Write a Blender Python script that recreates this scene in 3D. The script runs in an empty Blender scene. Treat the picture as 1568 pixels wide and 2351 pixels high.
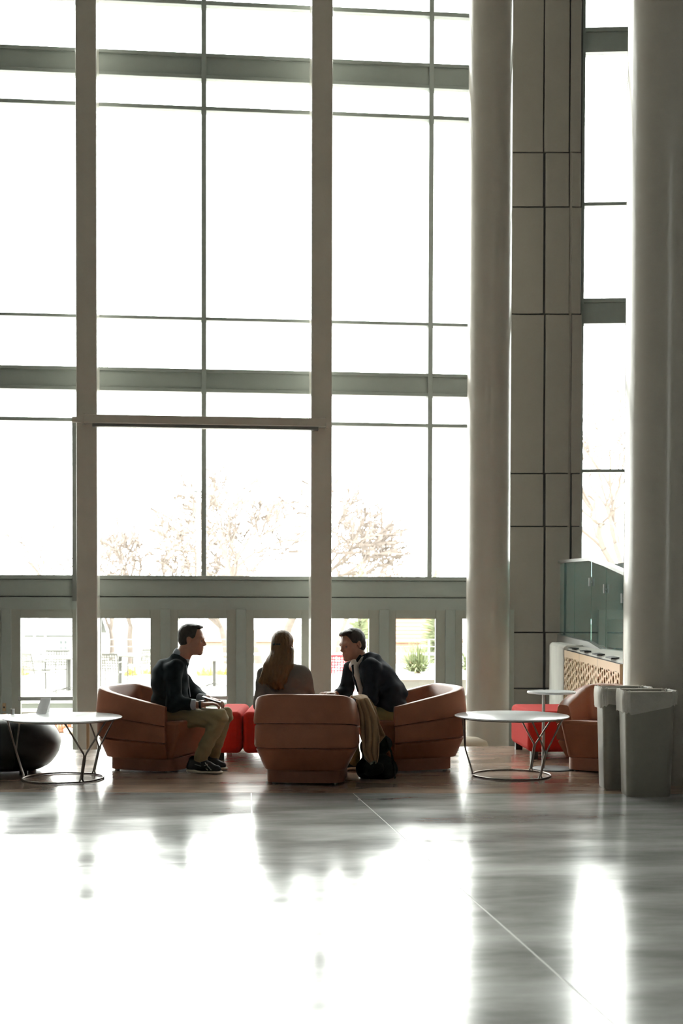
import bpy, bmesh, math, random
import numpy as np
from mathutils import Matrix, Vector

# ------------------------------------------------------------------ camera, sky, exposure
F = 2950.0                      # focal length in pixels of the 1568 x 2351 frame
PSI, TH, RO = math.radians(5.6), math.radians(1.43), math.radians(0.15)
H = 1.27
HOR = 1395.0
CY = HOR + F * math.tan(TH)
sc = bpy.context.scene
COL = sc.collection
fh = Vector((math.sin(PSI), math.cos(PSI), 0)); rh = Vector((math.cos(PSI), -math.sin(PSI), 0)); uh = Vector((0, 0, 1))
f1 = fh * math.cos(TH) - uh * math.sin(TH); u1 = uh * math.cos(TH) + fh * math.sin(TH)
r2 = rh * math.cos(RO) + u1 * math.sin(RO); u2 = u1 * math.cos(RO) - rh * math.sin(RO)
cam = bpy.data.cameras.new('camera'); camo = bpy.data.objects.new('camera', cam); COL.objects.link(camo)
M = Matrix((r2, u2, -f1)).transposed().to_4x4(); M.translation = (0, 0, H)
camo.matrix_world = M
cam.sensor_fit = 'VERTICAL'; cam.sensor_height = 36.0; cam.sensor_width = 24.0
cam.lens = F * 36.0 / 2351.0
cam.shift_y = (CY - 1175.5) / 2351.0
cam.clip_end = 600
cam.dof.use_dof = True; cam.dof.focus_distance = 9.7; cam.dof.aperture_fstop = 3.2
sc.camera = camo

world = bpy.data.worlds.new('sky'); sc.world = world; world.use_nodes = True
bg = world.node_tree.nodes['Background']
bg.inputs[0].default_value = (0.99, 0.995, 0.955, 1); bg.inputs[1].default_value = 17.0
sc.view_settings.view_transform = 'Standard'; sc.view_settings.look = 'None'
sc.view_settings.exposure = 0.0; sc.view_settings.gamma = 1.0; sc.view_settings.use_curve_mapping = False

def P(px, py, d):
    v = f1 + r2 * ((px - 784) / F) - u2 * ((py - CY) / F)
    return Vector((0, 0, H)) + v * (d / v.dot(fh))
def G(px, py, z=0.0):
    v = f1 + r2 * ((px - 784) / F) - u2 * ((py - CY) / F)
    return Vector((0, 0, H)) + v * ((z - H) / v.z)
def W(px, py, Y):
    v = f1 + r2 * ((px - 784) / F) - u2 * ((py - CY) / F)
    return Vector((0, 0, H)) + v * (Y / v.y)
def rotz_facing(a):             # heading in degrees clockwise from straight away from the camera
    return -math.radians(a) - PSI

# ------------------------------------------------------------------ materials
MT = {}
def mat(name, col, rough=0.5, metal=0.0, spec=0.5, var=0.0, vscale=6.0, bump=0.0, bscale=80.0, stretch=(1, 1, 1), transl=0.0, coat=0.0, rvar=0.0, sheen=0.0):
    if name in MT: return MT[name]
    m = bpy.data.materials.new(name); m.use_nodes = True
    nt = m.node_tree; N = nt.nodes; Lk = nt.links
    b = N['Principled BSDF']
    b.inputs['Base Color'].default_value = (*col, 1); b.inputs['Roughness'].default_value = rough
    b.inputs['Metallic'].default_value = metal; b.inputs['Specular IOR Level'].default_value = spec
    b.inputs['Coat Weight'].default_value = coat; b.inputs['Sheen Weight'].default_value = sheen
    tc = N.new('ShaderNodeTexCoord'); mp = N.new('ShaderNodeMapping'); mp.inputs['Scale'].default_value = stretch
    Lk.new(tc.outputs['Object'], mp.inputs['Vector'])
    if var > 0 or rvar > 0:
        n = N.new('ShaderNodeTexNoise'); n.inputs['Scale'].default_value = vscale; n.inputs['Detail'].default_value = 5
        Lk.new(mp.outputs[0], n.inputs['Vector'])
        if var > 0:
            mx = N.new('ShaderNodeMix'); mx.data_type = 'RGBA'
            mx.inputs['A'].default_value = (*[max(0, c * (1 - var)) for c in col], 1)
            mx.inputs['B'].default_value = (*[min(1, c * (1 + var)) for c in col], 1)
            Lk.new(n.outputs['Fac'], mx.inputs['Factor']); Lk.new(mx.outputs['Result'], b.inputs['Base Color'])
        if rvar > 0:
            mr = N.new('ShaderNodeMapRange'); mr.inputs['From Min'].default_value = .3; mr.inputs['From Max'].default_value = .7
            mr.inputs['To Min'].default_value = rough; mr.inputs['To Max'].default_value = rough + rvar
            Lk.new(n.outputs['Fac'], mr.inputs['Value']); Lk.new(mr.outputs[0], b.inputs['Roughness'])
    if bump > 0:
        n2 = N.new('ShaderNodeTexNoise'); n2.inputs['Scale'].default_value = bscale; n2.inputs['Detail'].default_value = 3
        Lk.new(mp.outputs[0], n2.inputs['Vector'])
        bp = N.new('ShaderNodeBump'); bp.inputs['Strength'].default_value = bump; bp.inputs['Distance'].default_value = 0.01
        Lk.new(n2.outputs['Fac'], bp.inputs['Height']); Lk.new(bp.outputs[0], b.inputs['Normal'])
    if transl > 0:
        tr = N.new('ShaderNodeBsdfTranslucent'); tr.inputs['Color'].default_value = (*col, 1)
        ms = N.new('ShaderNodeMixShader'); ms.inputs[0].default_value = transl
        Lk.new(b.outputs[0], ms.inputs[1]); Lk.new(tr.outputs[0], ms.inputs[2])
        Lk.new(ms.outputs[0], N['Material Output'].inputs['Surface'])
    MT[name] = m
    return m
def glass_mat(name, tint, refl=1.0):
    m = bpy.data.materials.new(name); m.use_nodes = True
    nt = m.node_tree; N = nt.nodes; Lk = nt.links
    N.remove(N['Principled BSDF'])
    t = N.new('ShaderNodeBsdfTransparent'); t.inputs[0].default_value = (*tint, 1)
    g = N.new('ShaderNodeBsdfGlossy'); g.inputs['Roughness'].default_value = 0.02
    fr = N.new('ShaderNodeFresnel'); fr.inputs[0].default_value = 1.45
    mu = N.new('ShaderNodeMath'); mu.operation = 'MULTIPLY'; mu.inputs[1].default_value = refl
    Lk.new(fr.outputs[0], mu.inputs[0])
    mx = N.new('ShaderNodeMixShader'); Lk.new(mu.outputs[0], mx.inputs[0]); Lk.new(t.outputs[0], mx.inputs[1]); Lk.new(g.outputs[0], mx.inputs[2])
    Lk.new(mx.outputs[0], N['Material Output'].inputs['Surface'])
    MT[name] = m
    return m

PAINT = mat('column_paint', (.55, .515, .455), .17, var=.04, vscale=3, bump=.02, bscale=120)
FRAME = mat('frame_metal', (.36, .40, .375), .42, var=.03)
FRAMED = mat('frame_dark', (.16, .17, .16), .5)
DOORF = mat('door_metal', (.36, .375, .335), .45)
GLASS = glass_mat('window_glass', (.97, .985, .975), .8)
RGLASS = glass_mat('rail_glass', (.72, .92, .88), 1.0)
def veil(m, col, fac):
    nt = m.node_tree; N = nt.nodes; out = N['Material Output']; src = out.inputs['Surface'].links[0].from_socket
    d = N.new('ShaderNodeBsdfDiffuse'); d.inputs[0].default_value = (*col, 1); mx = N.new('ShaderNodeMixShader'); mx.inputs[0].default_value = fac
    nt.links.new(src, mx.inputs[1]); nt.links.new(d.outputs[0], mx.inputs[2]); nt.links.new(mx.outputs[0], out.inputs['Surface'])
veil(RGLASS, (.16, .30, .28), .28)  # diffuse teal mixed evenly into the pane, standing in for dust and glare
PANEL = mat('wall_panel', (.345, .325, .285), .5, var=.04, vscale=2)
JOINT = mat('joint_dark', (.07, .07, .068), .7)
PLASTER = mat('hall_plaster', (.18, .18, .168), .8)
CEIL = mat('hall_ceiling', (.27, .27, .255), .85)
CONC = mat('parapet_concrete', (.74, .73, .68), .7, var=.15, vscale=4, stretch=(1, 1, .4))
TAN = mat('tan_screen', (.74, .53, .32), .5)
LEATHER = mat('cognac_leather', (.38, .15, .085), .42, var=.12, vscale=9, bump=.12, bscale=220, spec=.35)
LEATHD = mat('cognac_leather_base', (.32, .13, .08), .45, var=.12, vscale=9)
REDF = mat('red_fabric', (.55, .03, .025), .9, spec=.15, bump=.1, bscale=400)
WHITE = mat('white_laminate', (.80, .82, .83), .22)
CHROME = mat('chrome_rod', (.32, .29, .26), .28, metal=1.0)
STEEL = mat('brushed_steel', (.42, .42, .41), .35, metal=1.0)
BLACK = mat('black_vinyl', (.014, .017, .017), .38)
BEIGE = mat('beige_fabric', (.55, .48, .38), .8)
BIN = mat('bin_plastic', (.30, .285, .24), .45, bump=.04, bscale=200)
BINR = mat('bin_rim', (.03, .03, .03), .5)
DARK = mat('dark_plastic', (.02, .02, .02), .5)
OUTW = mat('outdoor_white', (.62, .62, .6), .7)
OUTG = mat('outdoor_grey', (.048, .048, .040), .5)

def floor_mat(name, col, rough, rvar):
    m = mat(name, col, rough, var=0.0)
    nt = m.node_tree; N = nt.nodes; Lk = nt.links; b = N['Principled BSDF']
    tc = N.new('ShaderNodeTexCoord'); mp = N.new('ShaderNodeMapping'); mp.inputs['Scale'].default_value = (0.5, 1.6, 1); mp.inputs['Rotation'].default_value = (0, 0, PSI)
    Lk.new(tc.outputs['Object'], mp.inputs['Vector'])
    n = N.new('ShaderNodeTexNoise'); n.inputs['Scale'].default_value = 1.6; n.inputs['Detail'].default_value = 8; n.inputs['Roughness'].default_value = .62
    Lk.new(mp.outputs[0], n.inputs['Vector'])
    mx = N.new('ShaderNodeMix'); mx.data_type = 'RGBA'
    mx.inputs['A'].default_value = (*[c * .55 for c in col], 1); mx.inputs['B'].default_value = (*[min(1, c * 1.5) for c in col], 1)
    mr0 = N.new('ShaderNodeMapRange'); mr0.inputs['From Min'].default_value = .3; mr0.inputs['From Max'].default_value = .7
    Lk.new(n.outputs['Fac'], mr0.inputs['Value']); Lk.new(mr0.outputs[0], mx.inputs['Factor']); Lk.new(mx.outputs['Result'], b.inputs['Base Color'])
    mr = N.new('ShaderNodeMapRange'); mr.inputs['From Min'].default_value = .32; mr.inputs['From Max'].default_value = .68
    mr.inputs['To Min'].default_value = rough; mr.inputs['To Max'].default_value = rough + rvar
    Lk.new(n.outputs['Fac'], mr.inputs['Value']); Lk.new(mr.outputs[0], b.inputs['Roughness'])
    n2 = N.new('ShaderNodeTexNoise'); n2.inputs['Scale'].default_value = 5; n2.inputs['Detail'].default_value = 4
    Lk.new(mp.outputs[0], n2.inputs['Vector'])
    bp = N.new('ShaderNodeBump'); bp.inputs['Strength'].default_value = .02; bp.inputs['Distance'].default_value = .02
    Lk.new(n2.outputs['Fac'], bp.inputs['Height']); Lk.new(bp.outputs[0], b.inputs['Normal'])
    return m
FLOORG = floor_mat('polished_grey_concrete', (.34, .345, .33), .12, .10)
FLOORB = floor_mat('stained_brown_concrete', (.34, .25, .19), .14, .1)
FLOORL = mat('lower_floor_concrete', (.2, .19, .18), .3)
FILL = mat('joint_filler', (.42, .41, .38), .4)

# ------------------------------------------------------------------ mesh helpers
class MB:
    def __init__(s): s.v = []; s.f = []
    def add(s, vs, fs):
        o = len(s.v); s.v += [tuple(x) for x in vs]; s.f += [tuple(i + o for i in q) for q in fs]; return s
    def box(s, a, b, mtx=None):
        x0, y0, z0 = [min(p, q) for p, q in zip(a, b)]; x1, y1, z1 = [max(p, q) for p, q in zip(a, b)]
        vs = [(x0, y0, z0), (x1, y0, z0), (x1, y1, z0), (x0, y1, z0), (x0, y0, z1), (x1, y0, z1), (x1, y1, z1), (x0, y1, z1)]
        if mtx is not None: vs = [mtx @ Vector(v) for v in vs]
        return s.add(vs, [(3, 2, 1, 0), (4, 5, 6, 7), (0, 1, 5, 4), (1, 2, 6, 5), (2, 3, 7, 6), (3, 0, 4, 7)])
    def prism(s, pts, n):        # polygon (3D pts) extruded by vector n
        n = Vector(n); k = len(pts); a = [Vector(p) for p in pts]; b = [p + n for p in a]
        return s.add(a + b, [tuple(range(k - 1, -1, -1)), tuple(range(k, 2 * k))] + [(i, (i + 1) % k, k + (i + 1) % k, k + i) for i in range(k)])
    def tube(s, pts, rs, n=8, closed=False, cap=True):
        pts = [Vector(p) for p in pts]; m = len(pts)
        if not hasattr(rs, '__len__'): rs = [rs] * m
        rings = []; up = None
        for i in range(m):
            if closed: t = pts[(i + 1) % m] - pts[i - 1]
            else: t = pts[min(i + 1, m - 1)] - pts[max(i - 1, 0)]
            t = t.normalized() if t.length > 1e-9 else Vector((0, 0, 1))
            if up is None:
                up = Vector((0, 0, 1)) if abs(t.z) < .9 else Vector((1, 0, 0))
            x = up.cross(t)
            if x.length < 1e-6: x = Vector((1, 0, 0)).cross(t)
            x.normalize(); y = t.cross(x); up = y
            rings.append([pts[i] + (x * math.cos(a) + y * math.sin(a)) * rs[i] for a in [2 * math.pi * k / n for k in range(n)]])
        vs = [p for r in rings for p in r]; fs = []
        for i in range(m if closed else m - 1):
            j = (i + 1) % m
            fs += [(i * n + k, i * n + (k + 1) % n, j * n + (k + 1) % n, j * n + k) for k in range(n)]
        if cap and not closed: fs += [tuple(range(n - 1, -1, -1)), tuple((m - 1) * n + k for k in range(n))]
        return s.add(vs, fs)
    def lathe(s, prof, n=32, c=(0, 0, 0)):
        vs = []; fs = []; m = len(prof)
        for r, z in prof:
            for k in range(n):
                a = 2 * math.pi * k / n; vs.append((c[0] + r * math.cos(a), c[1] + r * math.sin(a), c[2] + z))
        for i in range(m - 1):
            fs += [(i * n + k, i * n + (k + 1) % n, (i + 1) * n + (k + 1) % n, (i + 1) * n + k) for k in range(n)]
        fs += [tuple(range(n - 1, -1, -1)), tuple((m - 1) * n + k for k in range(n))]
        return s.add(vs, fs)
    def mesh(s, name, m, smooth=None):
        me = bpy.data.meshes.new(name); me.from_pydata(s.v, [], s.f); me.update()
        if smooth is not None:
            me.polygons.foreach_set('use_smooth', [True] * len(me.polygons))
            me.set_sharp_from_angle(angle=math.radians(smooth))
        if m is not None: me.materials.append(m)
        return me
    def build(s, name, m, parent=None, smooth=None, bevel=0, seg=2):
        return link(name, s.mesh(name, m, smooth), parent, bevel, seg)
def link(name, me, parent=None, bevel=0, seg=2):
    o = bpy.data.objects.new(name, me); COL.objects.link(o)
    if parent is not None: o.parent = parent
    if bevel:
        b = o.modifiers.new('bevel', 'BEVEL'); b.width = bevel; b.segments = seg; b.limit_method = 'ANGLE'; b.angle_limit = math.radians(30); b.harden_normals = False
        for p in me.polygons: p.use_smooth = True
        me.set_sharp_from_angle(angle=math.radians(50))
    return o
def tag(o, label, cat, group=None, kind=None):
    o['label'] = label; o['category'] = cat
    if group: o['group'] = group
    if kind: o['kind'] = kind
    return o
def empty(name, loc=(0, 0, 0), rz=0.0):
    o = bpy.data.objects.new(name, None); COL.objects.link(o); o.location = loc; o.rotation_euler = (0, 0, rz); o.empty_display_size = .1
    return o
def copy_tree(o, parent=None):
    c = o.copy(); COL.objects.link(c); c.parent = parent
    for ch in list(o.children): copy_tree(ch, c)
    return c
def bx(name, a, b, m, parent=None, bevel=0):
    return MB().box(a, b).build(name, m, parent, bevel=bevel)

# ---- signed-distance modelling, meshed with surface nets
def cap(a, b, ra, rb=None, sq=None): return ('cap', np.array(a, float), np.array(b, float), ra, ra if rb is None else rb, sq)
def ell(c, r, R=None): return ('ell', np.array(c, float), np.array(r, float), R)
def _eval(p, X):
    if p[0] == 'cap':
        _, a, b, ra, rb, sq = p
        ba = b - a; L2 = max(ba @ ba, 1e-12); q = X - a
        if sq is not None:
            n, s = sq; n = np.array(n, float); n /= np.linalg.norm(n)
            q = q - np.outer(q @ n * (1 - 1 / s), n)
            ba = ba - n * (ba @ n) * (1 - 1 / s); L2 = max(ba @ ba, 1e-12)
        t = np.clip(q @ ba / L2, 0, 1)
        return np.linalg.norm(q - t[:, None] * ba, axis=1) - (ra + (rb - ra) * t)
    _, c, r, R = p
    q = X - c
    if R is not None: q = q @ R
    k0 = np.linalg.norm(q / r, axis=1); k1 = np.linalg.norm(q / (r * r), axis=1) + 1e-9
    return k0 * (k0 - 1) / k1
def _aabb(p, mg):
    if p[0] == 'cap':
        s = 1.0 if p[5] is None else max(1.0, p[5][1]); r = max(p[3], p[4]) * s + mg
        return np.minimum(p[1], p[2]) - r, np.maximum(p[1], p[2]) + r
    r = p[2].max() + mg
    return p[1] - r, p[1] + r
def sdf_mesh(name, prims, m, h=.008, k=.02, cut=None, keep=None, noise=None, sub=None, ks=None, smooth_it=1):
    lo = np.min([_aabb(p, .02)[0] for p in prims], axis=0) - 3 * h; hi = np.max([_aabb(p, .02)[1] for p in prims], axis=0) + 3 * h
    n = np.ceil((hi - lo) / h).astype(int) + 1
    Fv = np.full(n, 1.0, dtype=np.float64)
    def region(p, mg):
        a, b = _aabb(p, mg)
        i0 = np.clip(np.floor((a - lo) / h).astype(int), 0, n - 1); i1 = np.clip(np.ceil((b - lo) / h).astype(int) + 1, 1, n)
        sl = tuple(slice(x, y) for x, y in zip(i0, i1))
        gx = np.stack(np.meshgrid(*[lo[d] + h * np.arange(i0[d], i1[d]) for d in range(3)], indexing='ij'), -1)
        return sl, gx
    for i, p in enumerate(prims):
        kk = k if ks is None else ks[i]
        sl, gx = region(p, kk + 3 * h)
        d = _eval(p, gx.reshape(-1, 3)).reshape(gx.shape[:3]); cur = Fv[sl]
        if kk > 0:
            hh = np.clip(.5 + .5 * (cur - d) / kk, 0, 1); Fv[sl] = cur * (1 - hh) + d * hh - kk * hh * (1 - hh)
        else: Fv[sl] = np.minimum(cur, d)
    for p in (sub or []):
        sl, gx = region(p, .03)
        d = -_eval(p, gx.reshape(-1, 3)).reshape(gx.shape[:3]); cur = Fv[sl]; kk = .008
        hh = np.clip(.5 - .5 * (cur - d) / kk, 0, 1); Fv[sl] = cur * (1 - hh) + d * hh + kk * hh * (1 - hh)
    if noise or cut:
        gx = np.stack(np.meshgrid(*[lo[d] + h * np.arange(n[d]) for d in range(3)], indexing='ij'), -1)
        if noise: Fv = Fv + noise(gx[..., 0], gx[..., 1], gx[..., 2])
        for (pt, nn) in (cut or []):        # remove the side the normal points to
            nn = np.array(nn, float); nn /= np.linalg.norm(nn)
            Fv = np.maximum(Fv, (gx - np.array(pt, float)) @ nn)
    S = Fv < 0
    c = [S[i:n[0] - 1 + i, j:n[1] - 1 + j, l:n[2] - 1 + l] for i in (0, 1) for j in (0, 1) for l in (0, 1)]
    anyc = np.logical_or.reduce(c); allc = np.logical_and.reduce(c)
    idx = np.argwhere(anyc & ~allc)
    acc = np.zeros((len(idx), 3)); cnt = np.zeros(len(idx))
    cor = [(i, j, l) for i in (0, 1) for j in (0, 1) for l in (0, 1)]
    for c0 in cor:
        for ax in range(3):
            if c0[ax]: continue
            c1 = list(c0); c1[ax] = 1
            a = Fv[idx[:, 0] + c0[0], idx[:, 1] + c0[1], idx[:, 2] + c0[2]]; b = Fv[idx[:, 0] + c1[0], idx[:, 1] + c1[1], idx[:, 2] + c1[2]]
            x = (a < 0) != (b < 0); t = np.where(x, a / np.where(x, a - b, 1), 0)
            q = np.array(c0, float)[None, :].repeat(len(idx), 0); q[:, ax] = t
            acc[x] += q[x]; cnt[x] += 1
    V = (idx + acc / cnt[:, None]) * h + lo
    ids = np.full(n - 1, -1, dtype=np.int64); ids[idx[:, 0], idx[:, 1], idx[:, 2]] = np.arange(len(idx))
    quads = []
    for ax in range(3):
        o = [1, 1, 1]; o[ax] = 0
        e0 = [slice(1, n[d] - 1) for d in range(3)]; e1 = list(e0)
        e0[ax] = slice(0, n[ax] - 1); e1[ax] = slice(1, n[ax])
        a = S[tuple(e0)]; b = S[tuple(e1)]
        for flip in (False, True):
            w = np.argwhere((a & ~b) if not flip else (~a & b))
            if not len(w): continue
            base = w + np.array([0 if d == ax else 1 for d in range(3)])
            p1, p2 = [d for d in range(3) if d != ax]
            if ax == 1: p1, p2 = p2, p1
            def cell(s1, s2):
                q = base.copy(); q[:, p1] -= s1; q[:, p2] -= s2
                return ids[q[:, 0], q[:, 1], q[:, 2]]
            Q = np.stack([cell(1, 1), cell(0, 1), cell(0, 0), cell(1, 0)], 1)
            quads.append(Q[:, ::-1] if flip else Q)
    Q = np.concatenate(quads); Q = Q[(Q >= 0).all(1)]
    for _ in range(smooth_it):
        s = np.zeros_like(V); ct = np.zeros(len(V))
        for i in range(4):
            np.add.at(s, Q[:, i], V[Q[:, (i + 1) % 4]]); np.add.at(s, Q[:, i], V[Q[:, i - 1]]); np.add.at(ct, Q[:, i], 2)
        V = V * .5 + .5 * s / np.maximum(ct, 1)[:, None]
    me = bpy.data.meshes.new(name); me.from_pydata(V.tolist(), [], Q.tolist()); me.update()
    me.polygons.foreach_set('use_smooth', [True] * len(me.polygons))
    if m is not None: me.materials.append(m)
    return me

# ================================================================== STRUCTURE
YW = 16.0; YF = 15.94          # glass plane, front of frames
ZL = -0.85                     # lower floor by the doors
ZT = 10.2
EDGE = 11.58
def st(o, label, cat): return tag(o, label, cat, kind='structure')

# ---- floor: slabs cut by the joints one sees
def clip_poly(poly, p, q, side, gap):
    d = Vector((q[0] - p[0], q[1] - p[1])).normalized(); nrm = Vector((-d.y, d.x)) * side
    out = []; f = lambda v: (Vector((v[0] - p[0], v[1] - p[1])).dot(nrm)) - gap
    for i in range(len(poly)):
        a, b = poly[i], poly[(i + 1) % len(poly)]; fa, fb = f(a), f(b)
        if fa >= 0: out.append(a)
        if (fa >= 0) != (fb >= 0):
            t = fa / (fa - fb); out.append((a[0] + (b[0] - a[0]) * t, a[1] + (b[1] - a[1]) * t))
    return out
XL, XR, YB = -5.4, 9.5, -12.0
fl = empty('floor'); st(fl, 'polished concrete floor with grey and brown slabs', 'floor')
room = [(XL, YB), (XR, YB), (XR, EDGE), (XL, EDGE)]
lb = (G(250, 1819), G(1400, 1822)); l1 = (G(577, 1830), G(590, 2340)); l2 = (G(830, 1838), G(1396, 2340)); l3 = (G(0, 1994), G(430, 1982))
brown = clip_poly(room, *lb, 1, .004); grey = clip_poly(room, *lb, -1, .004)
a = clip_poly(grey, *l1, -1, .004); b = clip_poly(grey, *l1, 1, .004)
def area(p): return sum(p[i][0] * p[(i + 1) % len(p)][1] - p[(i + 1) % len(p)][0] * p[i][1] for i in range(len(p))) / 2
gl = []
for c_ in (a, b):
    cx = sum(p[0] for p in c_) / len(c_)
    if cx < 0:
        gl += [clip_poly(c_, *l3, 1, .003), clip_poly(c_, *l3, -1, .003)]
    else:
        gl += [clip_poly(c_, *l2, 1, .004), clip_poly(c_, *l2, -1, .004)]
for pl, mm, nm in [(brown, FLOORB, 'brown_slab')] + [(g, FLOORG, 'grey_slab') for g in gl]:
    if len(pl) < 3: continue
    if area(pl) < 0: pl = pl[::-1]
    MB().prism([(x, y, -.06) for x, y in pl], (0, 0, .06)).build(nm, mm, fl)
bx('joint_bed', (XL, YB, -.9), (XR, EDGE, -.002), FILL, fl)
low = bx('floor_lower', (XL, EDGE + .002, ZL - .2), (XR, YW + .1, ZL), FLOORL); st(low, 'lower concrete floor along the glass doors', 'floor')

# ---- walls and ceiling of the hall around and behind the camera
YA, YZ = -5.1, -3.5            # tall slot window in the left wall, behind the camera
wl_ = empty('wall_left'); st(wl_, 'plain hall wall on the left out of view', 'wall')
bx('wall_section', (XL - .2, YB - .2, ZL), (XL, YA, ZT), PLASTER, wl_); bx('wall_section', (XL - .2, YZ, ZL), (XL, YW, ZT), PLASTER, wl_); bx('wall_section', (XL - .2, YA, ZL), (XL, YZ, .6), PLASTER, wl_)
o = bx('window_5', (XL - .12, YA, .6), (XL - .11, YZ, ZT), GLASS); st(o, 'tall slot window in the left wall behind the camera', 'window')
for nm, a, b, lab in [('wall_right', (XR, YB - .2, ZL), (XR + .2, YW + 1, ZT), 'plain hall wall on the right out of view'),
                      ('wall_back', (XL, YB - .2, ZL), (XR, YB, ZT), 'plain hall wall behind the camera')]:
    st(bx(nm, a, b, PLASTER), lab, 'wall')
st(bx('ceiling', (XL - .2, YB - .2, ZT), (XR + .2, YW + 1, ZT + .2), CEIL), 'high hall ceiling above the window wall', 'ceiling')

# ---- window wall
def wz(px, py): return W(px, py, YF).z
def wx(px, py=1100): return W(px, py, YF).x
c1 = wx(200); c2 = wx(737)
z_rows = {  # name: (ztop, zbot) measured along the wall
    't1': (wz(740, 14), wz(740, 24)), 'b2': (wz(470, 122), wz(470, 180)), 't3': (wz(470, 244), wz(470, 253)),
    't4': (wz(470, 728), wz(470, 735)), 'b5': (wz(470, 847), wz(470, 900)), 't6': (wz(470, 964), wz(470, 972)),
    'b7': (wz(470, 1322), wz(470, 1400))}
xm1 = wx(468); xm2 = wx(987); xm0 = 2 * c1 - xm1
x_left = XL; x_right = W(1125, 1100, YF).x
bays = [('window_1', x_left, c1, [xm0], 'tall curtain-wall window left of the left square column'),
        ('window_2', c1, c2, [xm1], 'tall curtain-wall window between the two square columns'),
        ('window_3', c2, x_right, [xm2], 'tall curtain-wall window between right square column and round column')]
zs = [ZT] + [v for k in ('t1', 'b2', 't3', 't4', 'b5', 't6', 'b7') for v in z_rows[k]]
for nm, xa, xb, mull, lab in bays:
    w = empty(nm, ((xa + xb) / 2, YW, z_rows['b7'][0])); st(w, lab, 'window')
    inv = Vector(w.location)
    def wb(n_, a, b, m, bevel=0): return MB().box(Vector(a) - inv, Vector(b) - inv).build(n_, m, w, bevel=bevel)
    for k, (zt_, zb_) in z_rows.items():
        if k in ('b2', 'b5'):
            wb('spandrel_band', (xa, YF + .03, zb_ + .04), (xb, YW + .08, zt_ - .04), FRAME)
            wb('transom', (xa, YF, zt_ - .042), (xb, YW + .1, zt_), FRAME, .004); wb('transom', (xa, YF, zb_), (xb, YW + .1, zb_ + .042), FRAME, .004)
        elif k == 'b7':
            zz = [wz(470, y) for y in (1322, 1331, 1369.5, 1372, 1400)]
            wb('sill', (xa, YF - .02, zz[1]), (xb, YW + .1, zz[0]), FRAME, .004)
            wb('spandrel_band', (xa, YF + .02, zz[2]), (xb, YW + .08, zz[1] - .006), FRAME)
            wb('shadow_gap', (xa, YF + .05, zz[4]), (xb, YW + .06, zz[0] - .01), FRAMED)
            wb('door_header', (xa, YF - .01, zz[4]), (xb, YW + .08, zz[3]), FRAME)
        else:
            wb('transom', (xa, YF, zb_), (xb, YW + .1, zt_), FRAME, .004)
    for x in mull: wb('mullion', (x - .03, YF - .01, z_rows['b7'][0]), (x + .03, YW + .1, ZT), FRAME, .004)
    xs = [xa] + mull + [xb]
    for i in range(len(xs) - 1):
        for j in range(0, len(zs) - 1, 2):
            if zs[j] - zs[j + 1] > .02: wb('pane', (xs[i] + .01, YW + .02, zs[j + 1] - .01), (xs[i + 1] - .01, YW + .03, zs[j] + .01), GLASS)
# jamb left of the left square column
j0, j1 = W(166, 1100, YF - .03), W(178, 1100, YF - .03)
st(bx('trim_1', (j0.x, YF - .05, wz(170, 1380)), (j1.x + .1, YW, wz(170, 968)), FRAMED), 'dark jamb strip beside the left square column', 'trim')

# ---- square columns
for nm, cx, sx, lab in [('square_column', 199, 24, 'left square steel column in front of window wall'), ('square_column', 738, 24, 'right square steel column behind the long-haired person')]:
    a = W(cx - sx, 1100, 15.2); b = W(cx + sx, 1100, 15.2)
    o = MB().box((a.x, 15.2, ZL), (b.x, 15.55, ZT)).build(nm, PAINT, None, bevel=.012)
    st(o, lab, 'column')
# ---- round columns
def round_col(px, d, r, z0, lab):
    c = P(px, 1100, d)
    o = MB().lathe([(r, z0), (r, ZT)], 64).build('round_column', PAINT, None, smooth=40)
    o.location = (c.x, c.y, 0); st(o, lab, 'column'); return o
round_col(1122, 14.9, .252, ZL, 'slender round column left of the grey panel wall')
round_col(1548, 9.5, .36, 0, 'massive dark round column behind the trash bins')

# ---- shade housing across the bay
a = W(189, 962, 15.1); b = W(752, 970, 15.1)
e = empty('shade_housing', ((a.x + b.x) / 2, 15.1, a.z)); tag(e, 'long metal shade housing spanning the two square columns', 'shade housing')
off = Vector(e.location)
zt_, zb_ = W(470, 955.5, 15.05).z, W(470, 975, 15.05).z
MB().box(Vector((a.x, 15.04, zb_)) - off, Vector((b.x, 15.2, zt_)) - off).build('housing', PAINT, e, bevel=.008)
MB().box(Vector((W(212, 970, 15.1).x, 15.08, zb_ - .035)) - off, Vector((W(731, 970, 15.1).x, 15.18, zb_)) - off).build('shade_slot', FRAMED, e)
for xx in (a.x, b.x - .02): MB().box(Vector((xx - .004, 15.03, zb_ - .01)) - off, Vector((xx + .024, 15.2, zt_ + .01)) - off).build('end_cap', PAINT, e)
MB().box(Vector((a.x - .12, 15.12, zb_ + .02)) - off, Vector((a.x, 15.2, zt_ - .02)) - off).build('bracket', PAINT, e)

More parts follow.
